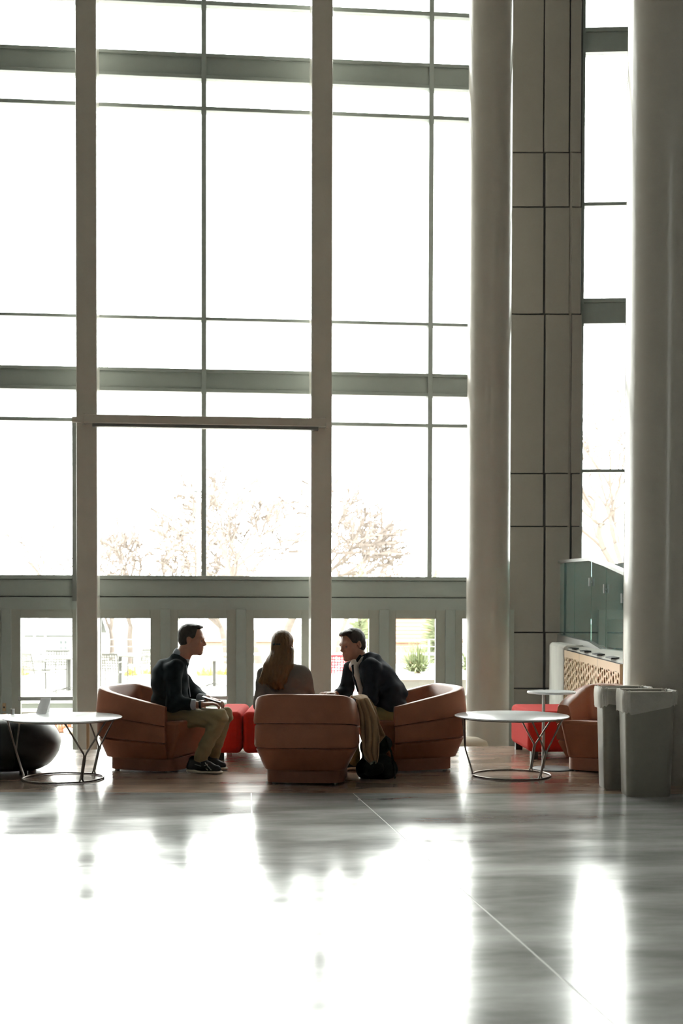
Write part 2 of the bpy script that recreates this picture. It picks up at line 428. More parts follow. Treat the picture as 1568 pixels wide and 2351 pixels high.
# ---- doors below the header
zh = wz(470, 1398); zg = wz(470, 1420); zk = ZL + .22
def wxd(px): return W(px, 1500, YF).x
doors = [(-150, 6, -120, -8, 'glass door at the far left edge'), (24, 190, 47, 166, 'glass door left of the left square column'),
         (210, 371, 232, 345, 'glass door just right of the left square column'), (389, 544, 409, 520, 'glass door behind the man in the dark sweater'),
         (563, 716, 583, 692, 'glass door behind the long-haired person'), (735, 872, 750, 847, 'glass door behind the man in the blazer'),
         (891, 1024, 909, 1000, 'glass door with the yucca showing behind it'), (1043, 1180, 1062, 1160, 'glass door half hidden by the round column')]
for i, (xa, xb, ga, gb, lab) in enumerate(doors):
    xa, xb, ga, gb = [wxd(v) for v in (xa, xb, ga, gb)]
    e = empty('door_%d' % (i + 1), ((xa + xb) / 2, YW, ZL)); st(e, lab, 'door'); off = Vector(e.location)
    def db(n_, a, b, m, bevel=0): return MB().box(Vector(a) - off, Vector(b) - off).build(n_, m, e, bevel=bevel)
    db('stile', (xa, YF, ZL + .01), (ga, YF + .06, zh), DOORF, .004); db('stile', (gb, YF, ZL + .01), (xb, YF + .06, zh), DOORF, .004)
    db('top_rail', (ga, YF, zg), (gb, YF + .06, zh), DOORF, .004); db('bottom_rail', (ga, YF, ZL + .01), (gb, YF + .06, zk), DOORF, .004)
    db('pane', (ga, YF + .025, zk), (gb, YF + .035, zg), GLASS)
    zc = ZL + .98
    hd = db('push_bar', (ga - .02, YF - .09, zc), (gb + .02, YF - .06, zc + .05), STEEL, .008)
for k, (xa, xb) in enumerate([(6, 24), (371, 389), (544, 563), (872, 891), (1024, 1043)]):
    xa, xb = wxd(xa), wxd(xb)
    o = bx('trim_%d' % (k + 2), (xa - .012, YF - .02, ZL), (xb + .012, YW + .06, zh), FRAME, None, .006)
    st(o, ['door mullion at far left with brass plates', 'door mullion behind the seated man in sweater', 'door mullion left of the long-haired person', 'door mullion behind blazer man back', 'door mullion left of the round column'][k], 'trim')
st(bx('wall_front_left', (XL, YF, ZL), (wxd(-150), YW + .06, zh + .02), FRAME), 'metal infill panel left of the door row out of view', 'wall')
# brass plates on the far left mullion
for k, (y0, y1, lab) in enumerate([(1614.5, 1633, 'upper small tan lock plate on far left door mullion'), (1637, 1655, 'lower small tan lock plate on far left door mullion')]):
    a = W(5.5, y0, YF - .03); b = W(13.5, y1, YF - .03)
    e = empty('lock_plate', ((a.x + b.x) / 2, YF - .02, b.z)); tag(e, lab, 'lock plate', 'lock plates on the door mullion'); off = Vector(e.location)
    MB().box(Vector((a.x, YF - .035, a.z)) - off, Vector((b.x, YF - .02, b.z)) - off).build('plate', mat('brass', (.45, .33, .2), .4), e, bevel=.002)
    MB().box(Vector((a.x + .01, YF - .04, (a.z + b.z) / 2 - .01)) - off, Vector((b.x - .01, YF - .035, (a.z + b.z) / 2 + .01)) - off).build('keyhole', DARK, e)

# ---- grey panel wall right of the round column, facing the camera squarely
DPW = 16.35
pw = empty('wall_panel', (0, 0, 0)); st(pw, 'grey panelled wall between round column and narrow window', 'wall')
Rw = Matrix((rh, fh, uh)).transposed().to_4x4()
def cl(px, py, d):              # pixel at depth d -> camera-aligned floor frame (right, forward, up)
    p = P(px, py, d); return Vector((p.dot(rh), p.dot(fh), p.z))
pw.rotation_euler = (0, 0, -PSI)
xc = [(1085, 1246.5), (1253.5, 1306), (1313.5, 1333)]
ycut = [-260, 350, 475, 721, 1087, 1208.5, 1452, 1580.5, 1760]
for xa, xb in xc:
    for i in range(len(ycut) - 1):
        a = cl(xa, ycut[i] + 1.3, DPW); b = cl(xb, ycut[i + 1] - 1.3, DPW)
        za, zb = min(a.z, ZT), max(b.z, ZL)
        if za - zb < .05: continue
        MB().box((a.x, DPW, zb), (b.x, DPW + .05, za)).build('panel', PANEL, pw, bevel=.004)
a = cl(1085, 700, DPW); b = cl(1335, 700, DPW)
MB().box((a.x, DPW + .035, ZL), (b.x, DPW + .3, ZT)).build('joint_backing', JOINT, pw)
a = cl(1307, 700, DPW); b = cl(1312.5, 700, DPW)
MB().box((a.x, DPW + .015, ZL), (b.x, DPW + .04, ZT)).build('cover_strip', PANEL, pw)

# ---- narrow window at right, turned slightly the other way
wr = empty('window_4', (0, 0, 0)); st(wr, 'narrow tall window between panel wall and dark round column', 'window'); wr.rotation_euler = (0, 0, -PSI)
p0 = cl(1335, 700, DPW + .1)
ang = math.radians(-4); wdt = 2.2
Mr = Matrix.Translation((p0.x, p0.y, 0)) @ Matrix.Rotation(ang, 4, 'Z')
def wrb(n_, x0, x1, y0, y1, z0, z1, m): return MB().box((x0, y0, z0), (x1, y1, z1), Mr).build(n_, m, wr)
def zr(py): return cl(1385, py, DPW + .07).z
def band(y0, y1):
    wrb('spandrel_band', 0, wdt, .03, .14, zr(y1) + .05, zr(y0) - .05, FRAME); wrb('transom', 0, wdt, 0, .16, zr(y0) - .052, zr(y0), FRAME); wrb('transom', 0, wdt, 0, .16, zr(y1), zr(y1) + .052, FRAME)
band(61, 118); band(684, 742)
wrb('transom', 0, wdt, 0, .16, zr(471), zr(463), FRAME); wrb('transom', 0, wdt, 0, .16, zr(1084), zr(1077), FRAME)
wrb('spandrel_band', 0, wdt, 0, .14, zr(1422), zr(1324), PANEL)
wrb('bottom_rail', 0, wdt, 0, .14, ZL, zr(1470), PANEL)
wrb('jamb', -.03, .03, 0, .16, ZL, ZT, FRAME); wrb('jamb', wdt - .03, wdt + .1, 0, .16, ZL, ZT, FRAME)
zrs = [ZT, zr(61), zr(118), zr(463), zr(471), zr(684), zr(742), zr(1077), zr(1084), zr(1324), zr(1422), zr(1470)]
for i in range(0, len(zrs), 2):
    wrb('pane', .03, wdt - .03, .07, .08, zrs[i + 1], zrs[i], GLASS)
e = Mr @ Vector((wdt + .1, 0, 0))
wf = MB().box((0, 0, ZL), (9, .3, ZT), Mr @ Matrix.Translation((wdt + .1, 0, 0))).build('wall_front', PLASTER, None)
wf.rotation_euler = (0, 0, -PSI); st(wf, 'plain front wall hidden behind the dark round column', 'wall')

# ---- parapet with tan perforated screen, glass guard above it (runs towards the camera)
pr = empty('parapet_wall', (0, 0, 0)); pr.rotation_euler = (0, 0, -PSI); st(pr, 'concrete parapet faced with a tan perforated screen at right', 'parapet wall')
A = cl(1299.5, 1492, 14.29); B = cl(1435, 1527, 10.5)
dirp = Vector((B.x - A.x, B.y - A.y, 0)).normalized(); nrmp = Vector((-dirp.y, dirp.x, 0))
if nrmp.x > 0: nrmp = -nrmp
zt_ = A.z
front = cl(1267.5, 1480, 15.8)
def along(s, o, z): v = Vector((A.x, A.y, 0)) + dirp * s + nrmp * o; return (v.x, v.y, z)
LEN = 3.64
# concrete body: bare at the far end, faced with the screen nearer
MB().prism([along(-1.35, .03, ZL), along(-1.35, -.35, ZL), along(-1.35, -.35, zt_ + .05), along(-1.35, .0, zt_ + .05), along(-1.35, .03, zt_ + .02)], dirp * 1.345).build('bare_end', CONC, pr, bevel=.008)
MB().prism([along(0, -.02, ZL), along(0, -.35, ZL), along(0, -.35, zt_ + .05), along(0, -.02, zt_ + .02)], dirp * LEN).build('body', CONC, pr)
random.seed(5)
npan = 3; pl = LEN / npan
for q in range(npan):
    mb = MB(); s0 = q * pl + .006; s1 = (q + 1) * pl - .006; z0, z1 = ZL + .85, zt_
    nc = 10; nr = 9; cw = (s1 - s0) / nc; chh = (z1 - z0 - .07) / nr
    K = 8
    for i in range(nc):
        for j in range(-2, nr + 1):
            zc = z0 + (j + .5 + ((i * .37) % 1.0)) * chh; scn = s0 + (i + .5) * cw
            lo_, hi_ = max(z0, zc - chh / 2), min(z1 - .07, zc + chh / 2)
            if hi_ - lo_ < .004: continue
            outer = [(scn - cw / 2, lo_), (scn, lo_), (scn + cw / 2, lo_), (scn + cw / 2, (lo_ + hi_) / 2), (scn + cw / 2, hi_), (scn, hi_), (scn - cw / 2, hi_), (scn - cw / 2, (lo_ + hi_) / 2)]
            zc2 = (lo_ + hi_) / 2; hh = (hi_ - lo_) / 2 * random.uniform(.7, 1.0); hw = cw / 2 * random.uniform(.5, .98); ox = random.uniform(-.15, .15) * cw
            an = [-135, -90, -45, 0, 45, 90, 135, 180]
            inner = [(scn + ox + hw * math.cos(math.radians(t)) * (1 if abs(t) in (0, 180) else .75), zc2 + hh * math.sin(math.radians(t))) for t in an]
            vs = [along(s, .02, z) for s, z in outer] + [along(s, .02, z) for s, z in inner] + [along(s, .006, z) for s, z in inner]
            fs = [(k, (k + 1) % 8, 8 + (k + 1) % 8, 8 + k) for k in range(8)] + [(8 + k, 8 + (k + 1) % 8, 16 + (k + 1) % 8, 16 + k) for k in range(8)]
            mb.add(vs, fs)
    mb.add([along(s0, .02, z1 - .07), along(s1, .02, z1 - .07), along(s1, .02, z1), along(s0, .02, z1)], [(0, 1, 2, 3)])
    mb.build('screen_panel', TAN, pr)
MB().prism([along(.0, -.018, ZL + .8), along(LEN, -.018, ZL + .8), along(LEN, -.018, zt_), along(0, -.018, zt_)], nrmp * .012).build('dark_backing', DARK, pr)
MB().prism([along(LEN - .01, .02, ZL), along(LEN + .02, .02, ZL), along(LEN + .02, .02, zt_), along(LEN - .01, .02, zt_)], nrmp * -.37).build('end_trim', TAN, pr)
for s in (.35, 1.25, 2.1, 2.9): MB().prism([along(s, .02, zt_ + .025), along(s + .32, .02, zt_ + .025), along(s + .32, -.05, zt_ + .03), along(s, -.05, zt_ + .03)], (0, 0, .012)).build('clip', DARK, pr)

gg = empty('glass_guard', (0, 0, 0)); gg.rotation_euler = (0, 0, -PSI); tag(gg, 'green-tinted glass guard with metal handrail above the tan screen', 'guard rail')
xg = cl(1285, 1290, 16.0).x
nodes = [(1285, 1293, 1456), (1318.5, 1290, 1465), (1357, 1287.5, 1473), (1391, 1300, 1494), (1432, 1318.5, 1521), (1500, 1352, 1570)]
pts = []
for px, yt, yb in nodes:
    d = xg * F / (px - 784); t_ = cl(px, yt, d); b_ = cl(px, yb, d); pts.append((Vector((xg, d, t_.z)), Vector((xg, d, b_.z))))
for i in range(len(pts) - 1):
    (t0, b0), (t1_, b1) = pts[i], pts[i + 1]; g_ = Vector((0, -.008, 0))
    MB().prism([b0 + g_, b1 - g_, t1_ - g_, t0 + g_], (.014, 0, 0)).build('pane', RGLASS, gg)
    MB().prism([b0 + Vector((-.03, 0, 0)), b1 + Vector((-.03, 0, 0)), b1 + Vector((-.03, 0, -.1 if i < 3 else -.06)), b0 + Vector((-.03, 0, -.1 if i < 4 else -.06))], (.08, 0, 0)).build('base_shoe', STEEL, gg)
    MB().prism([t0 + Vector((-.03, 0, .035)), t1_ + Vector((-.03, 0, .035)), t1_ + Vector((-.03, 0, 0)), t0 + Vector((-.03, 0, 0))], (.07, 0, 0)).build('handrail', STEEL, gg)
    if 1 < i + 1 < 5:
        cpt = t1_ + Vector((-.02, 0, -.23)); k_ = MB().lathe([(.009, -.045), (.011, -.045), (.011, .045), (.009, .045)], 10, cpt).build('clamp', STEEL, gg, smooth=40)
        MB().tube([cpt + Vector((0, -.0, 0)), cpt + Vector((.08, 0, -.02)), cpt + Vector((.12, -.05, .06))], .006, 6).build('bracket_arm', STEEL, k_)
# far guard of the same stair
g2 = empty('glass_guard', (0, 0, 0)); g2.rotation_euler = (0, 0, -PSI); tag(g2, 'far handrail and glass of the stair behind the guard', 'guard rail')
pa, pb = cl(1372, 1319, 18 * .86), cl(1436, 1351, 14.0)
MB().prism([pa, pb, pb - Vector((0, 0, .04)), pa - Vector((0, 0, .04))], (.05, 0, 0)).build('handrail', STEEL, g2)
MB().prism([pa - Vector((0, 0, .04)), pb - Vector((0, 0, .04)), pb - Vector((0, 0, .95)), pa - Vector((0, 0, .95))], (.012, 0, 0)).build('pane', RGLASS, g2)
# board-formed concrete wall beyond the stair
a = cl(1374, 1300, 15.6)
o = MB().box((a.x + .02, 9.9, ZL), (a.x + .3, 15.7, cl(1400, 1299, 15.4).z)).build('wall_stair', mat('stair_concrete', (.36, .38, .37), .8, var=.25, vscale=5, stretch=(1, 1, .1)), None)
o.rotation_euler = (0, 0, -PSI); st(o, 'board-marked concrete wall seen through the glass guard', 'wall')

# ================================================================== FURNITURE
# ---- lounge chair: three leather tiers wrapped round a seat
def outline(t, a, b, n=4.2):    # t: angle, -90 deg = back centre
    c, s = math.cos(t), math.sin(t)
    return Vector((a * math.copysign(abs(c) ** (2 / n), c), b * math.copysign(abs(s) ** (2 / n), s), 0))
CA, CB = .378, .40
def tier(sec_fn, t0, t1, n=40):
    """open U of stations; sec_fn(q) -> list of (offset, z); q = plan y from -1 (back) to 1 (front)"""
    mb = MB(); st_ = []
    for i in range(n + 1):
        t = t0 + (t1 - t0) * i / n; p = outline(t, CA, CB)
        nrm = Vector((math.copysign(abs(p.x / CA) ** 3.2, p.x) / CA, math.copysign(abs(p.y / CB) ** 3.2, p.y) / CB, 0)).normalized()
        q = p.y / CB
        st_.append([p + nrm * o + Vector((0, 0, z)) for o, z in sec_fn(q)])
    m = len(st_[0]); vs = [v for r in st_ for v in r]
    fs = [(i * m + k, (i + 1) * m + k, (i + 1) * m + (k + 1) % m, i * m + (k + 1) % m) for i in range(n) for k in range(m)]
    fs += [tuple(range(m)), tuple(n * m + k for k in range(m - 1, -1, -1))]
    return mb.add(vs, fs)
def sm(q):
    u = min(1, max(0, (q + 1) / 1.72)); return u
zt1 = lambda q: .655 - .145 * sm(q); zs1 = lambda q: .445 - .085 * sm(q); zs2 = lambda q: .268 - .035 * sm(q)
ta, tb = math.radians(-205), math.radians(25)
def lounge_proto():
    r = empty('lounge_chair')
    tier(lambda q: [(0, zs1(q) + .006), (.004, zs1(q) + .03), (-.012, zt1(q) - .02), (-.022, zt1(q) - .004), (-.035, zt1(q)), (-.085, zt1(q) - .006), (-.098, zt1(q) - .02), (-.125, .37), (-.09, zs1(q) + .006)], ta, tb).build('upper_band', LEATHER, r, smooth=40)
    tier(lambda q: [(-.008, zs2(q) + .005), (-.002, zs2(q) + .02), (-.006, zs1(q) - .012), (-.016, zs1(q) + .001), (-.11, zs1(q) + .001), (-.11, zs2(q) + .005)], ta, tb).build('middle_band', LEATHER, r, smooth=40)
    tier(lambda q: [(-.085, .105), (-.078, .11), (-.016, zs2(q) - .012), (-.024, zs2(q) - .001), (-.14, zs2(q) - .001), (-.14, .105)], ta, tb).build('lower_band', LEATHER, r, smooth=40)
    yf = CB * .93
    mb = MB()
    xs_ = .30
    mb.add([(-xs_, -.3, .36), (xs_, -.3, .36), (xs_, yf, .405), (-xs_, yf, .405), (-.265, -.3, .1), (.265, -.3, .1), (.265, yf - .10, .1), (-.265, yf - .10, .1)],
           [(0, 1, 2, 3), (7, 6, 5, 4), (0, 4, 5, 1), (1, 5, 6, 2), (2, 6, 7, 3), (3, 7, 4, 0)])
    mb.build('seat', LEATHER, r, bevel=.03, seg=3)
    MB().add([(*outline(2 * math.pi * k / 40, .285, .285, 5).xy, z) for z in (.012, .108) for k in range(40)],
             [tuple(range(39, -1, -1)), tuple(range(40, 80))] + [(k, (k + 1) % 40, 40 + (k + 1) % 40, 40 + k) for k in range(40)]).build('plinth', LEATHD, r, smooth=40)
    for x in (-.22, .22):
        for y in (-.22, .22): MB().lathe([(.02, 0), (.02, .014)], 12, (x, y, 0)).build('glide', CHROME, r, smooth=40)
    return r
lp = lounge_proto()
LCH = [(358, 10.14, 110, 'brown leather tub chair holding the man in the sweater'), (707, 9.47, 4, 'brown leather tub chair seen from behind with a tan coat over it'),
       (938, 10.2, -110, 'brown leather tub chair holding the man in the blazer'), (1403, 10.12, -152, 'brown leather tub chair half hidden behind the trash bins')]
CHS = []
for i, (px, d, a, lab) in enumerate(LCH):
    o = lp if i == 0 else copy_tree(lp)
    p = P(px, 1600, d); o.location = (p.x, p.y, 0); o.rotation_euler = (0, 0, rotz_facing(a))
    tag(o, lab, 'armchair', 'brown leather tub chairs'); CHS.append(o)

# ---- round coffee tables
def coffee_proto():
    r = empty('coffee_table')
    MB().lathe([(.425, .447), (.432, .450), (.432, .456), (.425, .460)], 64).build('tabletop', WHITE, r, smooth=40)
    MB().tube([(.295 * math.cos(t), .295 * math.sin(t), .007) for t in [2 * math.pi * k / 48 for k in range(48)]], .0065, 8, closed=True).build('base_ring', CHROME, r, smooth=60)
    for a in (178, -52, 52):
        t = math.radians(a); ca, sa = math.cos(t), math.sin(t); mb = MB()
        for s in (-1, 1):
            t2 = t + s * .42; o = s * .006
            q = Vector((-sa, ca, 0)) * o
            mb.tube([Vector((.295 * ca, .295 * sa, .007)) + q * 3, Vector((.297 * ca, .297 * sa, .03)) + q, Vector((.35 * ca, .35 * sa, .2)) + q, Vector((.352 * ca, .352 * sa, .215)) + q * 1.6, Vector((.40 * math.cos(t2), .40 * math.sin(t2), .447))], .0065, 8)
        mb.build('leg', CHROME, r, smooth=60)
    MB().tube([(.39 * math.cos(t), .39 * math.sin(t), .441) for t in [2 * math.pi * k / 48 for k in range(48)]], .006, 6, closed=True).build('top_ring', CHROME, r, smooth=60)
    return r
ct = coffee_proto()
for i, (px, d, lab) in enumerate([(144.5, 9.47, 'round white coffee table with wire legs in front of the black pouf'), (1175, 9.72, 'round white coffee table with wire legs near the red ottoman at right')]):
    o = ct if i == 0 else copy_tree(ct)
    p = P(px, 1650, d); o.location = (p.x, p.y, 0); o.rotation_euler = (0, 0, -PSI); tag(o, lab, 'table', 'round coffee tables')
    if i == 0: TBL = o
# tent card and little cup on the left table
e = empty('tent_card', P(97, 1650, 9.72)); e.location.z = .461; e.rotation_euler = (0, 0, -PSI)
tag(e, 'folded white card standing on the left coffee table', 'card')
MB().add([(-.05, 0, 0), (.03, 0, 0), (.055, .05, .115), (-.02, .05, .115), (-.05, .1, 0), (.03, .1, 0)], [(0, 1, 2, 3), (3, 2, 5, 4)]).build('card', mat('card_white', (.85, .85, .85), .6, transl=.5), e).modifiers.new('thick', 'SOLIDIFY').thickness = .002
p = P(29, 1650, 9.62)
e = empty('metal_cup', (p.x, p.y, .461)); tag(e, 'small metal cup at the left of the coffee table', 'cup')
MB().lathe([(.012, 0), (.014, .004), (.015, .042), (.013, .042), (.012, .006)], 20).build('cup', STEEL, e, smooth=40)

# ---- pole side table
p = P(1265, 1700, 10.12)
e = empty('side_table', (p.x, p.y, 0), -PSI); tag(e, 'small round side table on a single offset pole', 'table')
MB().lathe([(.182, .598), (.19, .603), (.19, .612), (.186, .616)], 48).build('tabletop', WHITE, e, smooth=40)
MB().tube([(-.06, 0, .008), (-.06, 0, .6)], .0125, 16).build('pole', STEEL, e, smooth=40)
MB().box((-.1, -.03, .588), (.06, .03, .598)).build('top_bracket', STEEL, e)
MB().lathe([(.17, 0), (.17, .006), (.165, .009)], 48, (.02, 0, 0)).build('base_disc', mat('dark_steel', (.06, .06, .06), .5), e, smooth=40)

# ---- black pouf
p = P(22, 1700, 9.95)
e = empty('pouf', (p.x, p.y, 0), -PSI); tag(e, 'large black round pouf under the left coffee table', 'pouf')
prof = [(.24, .018)] + [(.25 + .14 * math.sin(math.pi * k / 14) ** .7, .018 + .40 * k / 14) for k in range(1, 14)] + [(.22, .42), (.1, .428), (.0, .428)]
MB().lathe(prof, 48).build('cushion', BLACK, e, smooth=80)
for s in (0, 90, 180, 270):
    t = math.radians(s + 20)
    MB().tube([(math.cos(t) * q[0] * 1.004, math.sin(t) * q[0] * 1.004, q[1]) for q in prof[1:-1]], .003, 6).build('piping', BLACK, e, smooth=60)
for s in range(4):
    t = math.radians(45 + 90 * s); MB().lathe([(.03, 0), (.035, .022)], 12, (.2 * math.cos(t), .2 * math.sin(t), 0)).build('foot', DARK, e, smooth=40)

# ---- red ottomans
def puff_box(sx, sy, z0, z1, r=.05):
    return MB().box((-sx, -sy, z0), (sx, sy, z1))
p = P(640, 1700, 11.1)
e = empty('bench_ottoman', (p.x, p.y, 0), -PSI); tag(e, 'long red tufted ottoman behind the seated group', 'ottoman', 'red ottomans')
x_ = cl(640, 1700, 11.1).x
for a, b in [(-1.06, -.825), (-.815, -.37), (-.36, .08)]:
    MB().box((a - x_, -.49, .06), (b - x_, .45, .405)).build('cushion', REDF, e, bevel=.045, seg=5)
for x in (-1.0, 0):
    for y in (-.42, .38): MB().box((x - x_ - .025, y - .025, 0), (x - x_ + .025, y + .025, .065)).build('foot', DARK, e)
p = P(1213, 1700, 10.75)
e = empty('cube_ottoman', (p.x, p.y, 0), -PSI + math.radians(2.5)); tag(e, 'red upholstered ottoman behind the pole side table', 'ottoman', 'red ottomans')
MB().box((0, 0, .06), (.66, .85, .405)).build('cushion', REDF, e, bevel=.045, seg=5)
MB().tube([(.05, 0, .365), (.61, 0, .365)], .003, 6).build('seam', REDF, e)
for x in (.06, .6):
    for y in (.06, .78): MB().box((x - .03, y - .03, 0), (x + .03, y + .03, .065)).build('foot', DARK, e)

# ---- beige pouf on the lower floor and tan post
p = P(1057, 1700, 13.7)
e = empty('beige_pouf', (p.x, p.y, ZL), 0); tag(e, 'beige round pouf on the lower floor beyond the edge', 'pouf')
zz = cl(1055, 1693, 13.7).z - ZL
MB().lathe([(.26, .03), (.31, .12), (.31, zz - .12), (.28, zz - .04), (.2, zz - .006), (.08, zz)], 40).build('cushion', BEIGE, e, smooth=60)
for s in range(4):
    t = math.radians(45 + 90 * s); MB().lathe([(.025, 0), (.025, .035)], 10, (.2 * math.cos(t), .2 * math.sin(t), 0)).build('foot', DARK, e)
p = P(202, 1700, 14.6)
e = empty('wood_stand', (p.x, p.y, ZL), -PSI); tag(e, 'slim tan wooden stand in front of the left square column', 'stand')
MB().tube([(0, 0, .02), (0, 0, cl(202, 1640, 14.6).z - ZL)], .02, 12).build('post', mat('tan_wood', (.4, .25, .14), .5), e, smooth=40)
MB().lathe([(.16, 0), (.16, .015), (.03, .03)], 24).build('base', MT['tan_wood'], e, smooth=40)
MB().lathe([(.14, cl(202, 1640, 14.6).z - ZL), (.14, cl(202, 1640, 14.6).z - ZL + .02)], 24).build('top_plate', MT['tan_wood'], e, smooth=40)

# ---- trash bins with liners
def rrect(w, d, r, n=5):
    pts = []
    for cx, cy, a0 in [(w - r, d - r, 0), (-w + r, d - r, 90), (-w + r, -d + r, 180), (w - r, -d + r, 270)]:
        for k in range(n + 1):
            t = math.radians(a0 + 90 * k / n); pts.append((cx + r * math.cos(t), cy + r * math.sin(t)))
    return pts
LINER = mat('clear_liner', (.85, .81, .74), .3, transl=.4, bump=.6, bscale=25)
def liner_mat():
    m = LINER; nt = m.node_tree; N = nt.nodes; out = N['Material Output']; src = out.inputs['Surface'].links[0].from_socket
    t = N.new('ShaderNodeBsdfTransparent'); mx = N.new('ShaderNodeMixShader'); mx.inputs[0].default_value = .8
    nt.links.new(t.outputs[0], mx.inputs[1]); nt.links.new(src, mx.inputs[2]); nt.links.new(mx.outputs[0], out.inputs['Surface'])
liner_mat()
def loftrings(rings, closed_bottom=True):
    m = len(rings[0]); mb = MB(); vs = [p for r in rings for p in r]
    fs = [(i * m + k, i * m + (k + 1) % m, (i + 1) * m + (k + 1) % m, (i + 1) * m + k) for i in range(len(rings) - 1) for k in range(m)]
    if closed_bottom: fs.append(tuple(range(m - 1, -1, -1)))
    return mb.add(vs, fs)
def bin_(px, d, hw, hd, h, rz, lab, seed, drop):
    p = P(px, 1700, d); e = empty('trash_bin', (p.x, p.y, 0), rz); tag(e, lab, 'trash bin', 'grey trash bins with liners')
    ring = lambda s, z: [(x, y, z) for x, y in rrect(hw * s, hd * s, .045)]
    body = loftrings([ring(.86, .0), ring(.88, .008), ring(.99, h - .04), ring(1.04, h - .035), ring(1.04, h), ring(.99, h), ring(.97, h - .03), ring(.84, .02)]).build('bin_body', BIN, e, smooth=40)
    random.seed(seed); n = 72
    def lring(s, zf, amp):
        rr = rrect(hw * s, hd * s, .05, 17); m = len(rr); out = []
        for k, (x, y) in enumerate(rr):
            w = 1 + amp * (math.sin(k * 1.7 + seed) + .6 * math.sin(k * .63 + 2 * seed)) * .5
            out.append((x * w, y * w, zf(x / hw, y / hd, k)))
        return out
    low = lambda x, y, k: h - drop(x) + .006 * math.sin(k * .9 + seed)
    rings = [lring(.94, lambda x, y, k: h - .08, .0), lring(1.0, lambda x, y, k: h + .004 + .003 * math.sin(k * 1.1), .0), lring(1.07, lambda x, y, k: h + .006 + .004 * math.sin(k * .9), .012)]
    for u in (.2, .45, .7, .9, 1.0):
        rings.append(lring(1.065 + .02 * math.sin(u * 5) + .03 * u, lambda x, y, k, u=u: (h + .004) * (1 - u) + low(x, y, k) * u, .02))
    loftrings(rings, False).build('liner', LINER, e, smooth=70)
    return e
bin_(1483, 8.75, .170, .14, .71, -PSI - .02, 'front grey trash bin with a clear bag folded over its rim', 1, lambda x: .145 + .05 * max(0, 1 - abs(x + .1) * 1.3) - .06 * max(0, x))
bin_(1430, 9.09, .172, .125, .71, -PSI + .03, 'rear grey trash bin partly behind the front bin', 4, lambda x: .135 + .03 * math.sin(x * 3))


# ================================================================== PEOPLE
SKIN = mat('skin', (.46, .24, .165), .5, var=.06, vscale=30)
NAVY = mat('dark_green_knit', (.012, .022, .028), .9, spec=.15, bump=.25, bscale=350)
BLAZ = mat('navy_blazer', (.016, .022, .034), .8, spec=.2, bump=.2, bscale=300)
KHAKI = mat('khaki_cotton', (.33, .27, .145), .8, bump=.15, bscale=300)
SHIRT = mat('pale_blue_shirt', (.40, .43, .48), .7)
SHIRTW = mat('white_shirt', (.72, .66, .60), .7)
GREYK = mat('taupe_knit', (.22, .195, .175), .85, bump=.2, bscale=300)
HAIRD = mat('dark_brown_hair', (.028, .017, .011), .5, bump=.5, bscale=120, stretch=(1, 1, .25))
HAIRL = mat('light_brown_hair', (.27, .145, .06), .45, var=.35, vscale=60, stretch=(1, 1, .12), bump=.6, bscale=140, transl=.3)
SHOE = mat('shoe_mesh', (.012, .018, .022), .6)
SOLE = mat('shoe_sole', (.75, .68, .56), .6)
EYEM = mat('eye', (.25, .19, .16), .3)
LIPS = mat('lips', (.36, .14, .11), .5)
def frame(f, u=(0, 0, 1)):
    f = np.array(f, float); f /= np.linalg.norm(f); u = np.array(u, float); u = u - f * (u @ f); u /= np.linalg.norm(u); s = np.cross(u, f)
    return f, s, u, np.stack([f, s, u], 1)
class Person:
    def __init__(p, px, d, label):
        w = P(px, 1600, d); p.root = empty('person', (w.x, w.y, 0), -PSI); p.root['label'] = label; p.root['category'] = 'person'
        p.inv = (Matrix.Translation((w.x, w.y, 0)) @ Matrix.Rotation(-PSI, 4, 'Z')).inverted(); p.d = d
    def L(p, px, py, dy=0.0):
        v = p.inv @ P(px, py, p.d + dy); return np.array(v)
    def part(p, name, prims, m, parent=None, **kw):
        return link(name, sdf_mesh(name, prims, m, **kw), parent or p.root)
def head(O, f, u, k=1.0):
    f, s, u, R = frame(f, u); pt = lambda a, b, c: O + k * (f * a + s * b + u * c)
    pr = [ell(pt(-.014, 0, .036), np.array((.095, .076, .083)) * k, R), ell(pt(.030, 0, -.028), np.array((.060, .060, .082)) * k, R),
          ell(pt(.030, 0, -.074), np.array((.056, .048, .036)) * k, R), cap(pt(.074, -.012, -.098), pt(.074, .012, -.098), .016 * k),
          cap(pt(.079, -.036, .020), pt(.079, .036, .020), .013 * k), cap(pt(.089, 0, .008), pt(.106, 0, -.024), .007 * k, .0115 * k),
          cap(pt(.094, -.013, -.031), pt(.094, .013, -.031), .008 * k), cap(pt(.087, -.016, -.0555), pt(.087, .016, -.0555), .0085 * k), cap(pt(.086, -.014, -.068), pt(.086, .014, -.068), .008 * k),
          cap(pt(.055, -.046, -.015), pt(.055, .046, -.015), .018 * k)]
    ks = [.03, .03, .03, .02, .02, .008, .008, .008, .008, .02]
    for sg in (-1, 1):
        pr += [ell(pt(-.012, sg * .077, -.002), np.array((.019, .008, .031)) * k, R), cap(pt(-.02, sg * .07, .0), pt(-.012, sg * .075, -.02), .008 * k)]; ks += [.006, .008]
    sub = [ell(pt(.088, sg * .031, -.001), np.array((.012, .016, .009)) * k, R) for sg in (-1, 1)] + [cap(pt(.097, -.024, -.0618), pt(.097, .024, -.0618), .0035 * k), ell(pt(-.003, .083, -.0), np.array((.009, .006, .016)) * k, R), ell(pt(-.003, -.083, -.0), np.array((.009, .006, .016)) * k, R)]
    return pr, ks, sub, pt, R
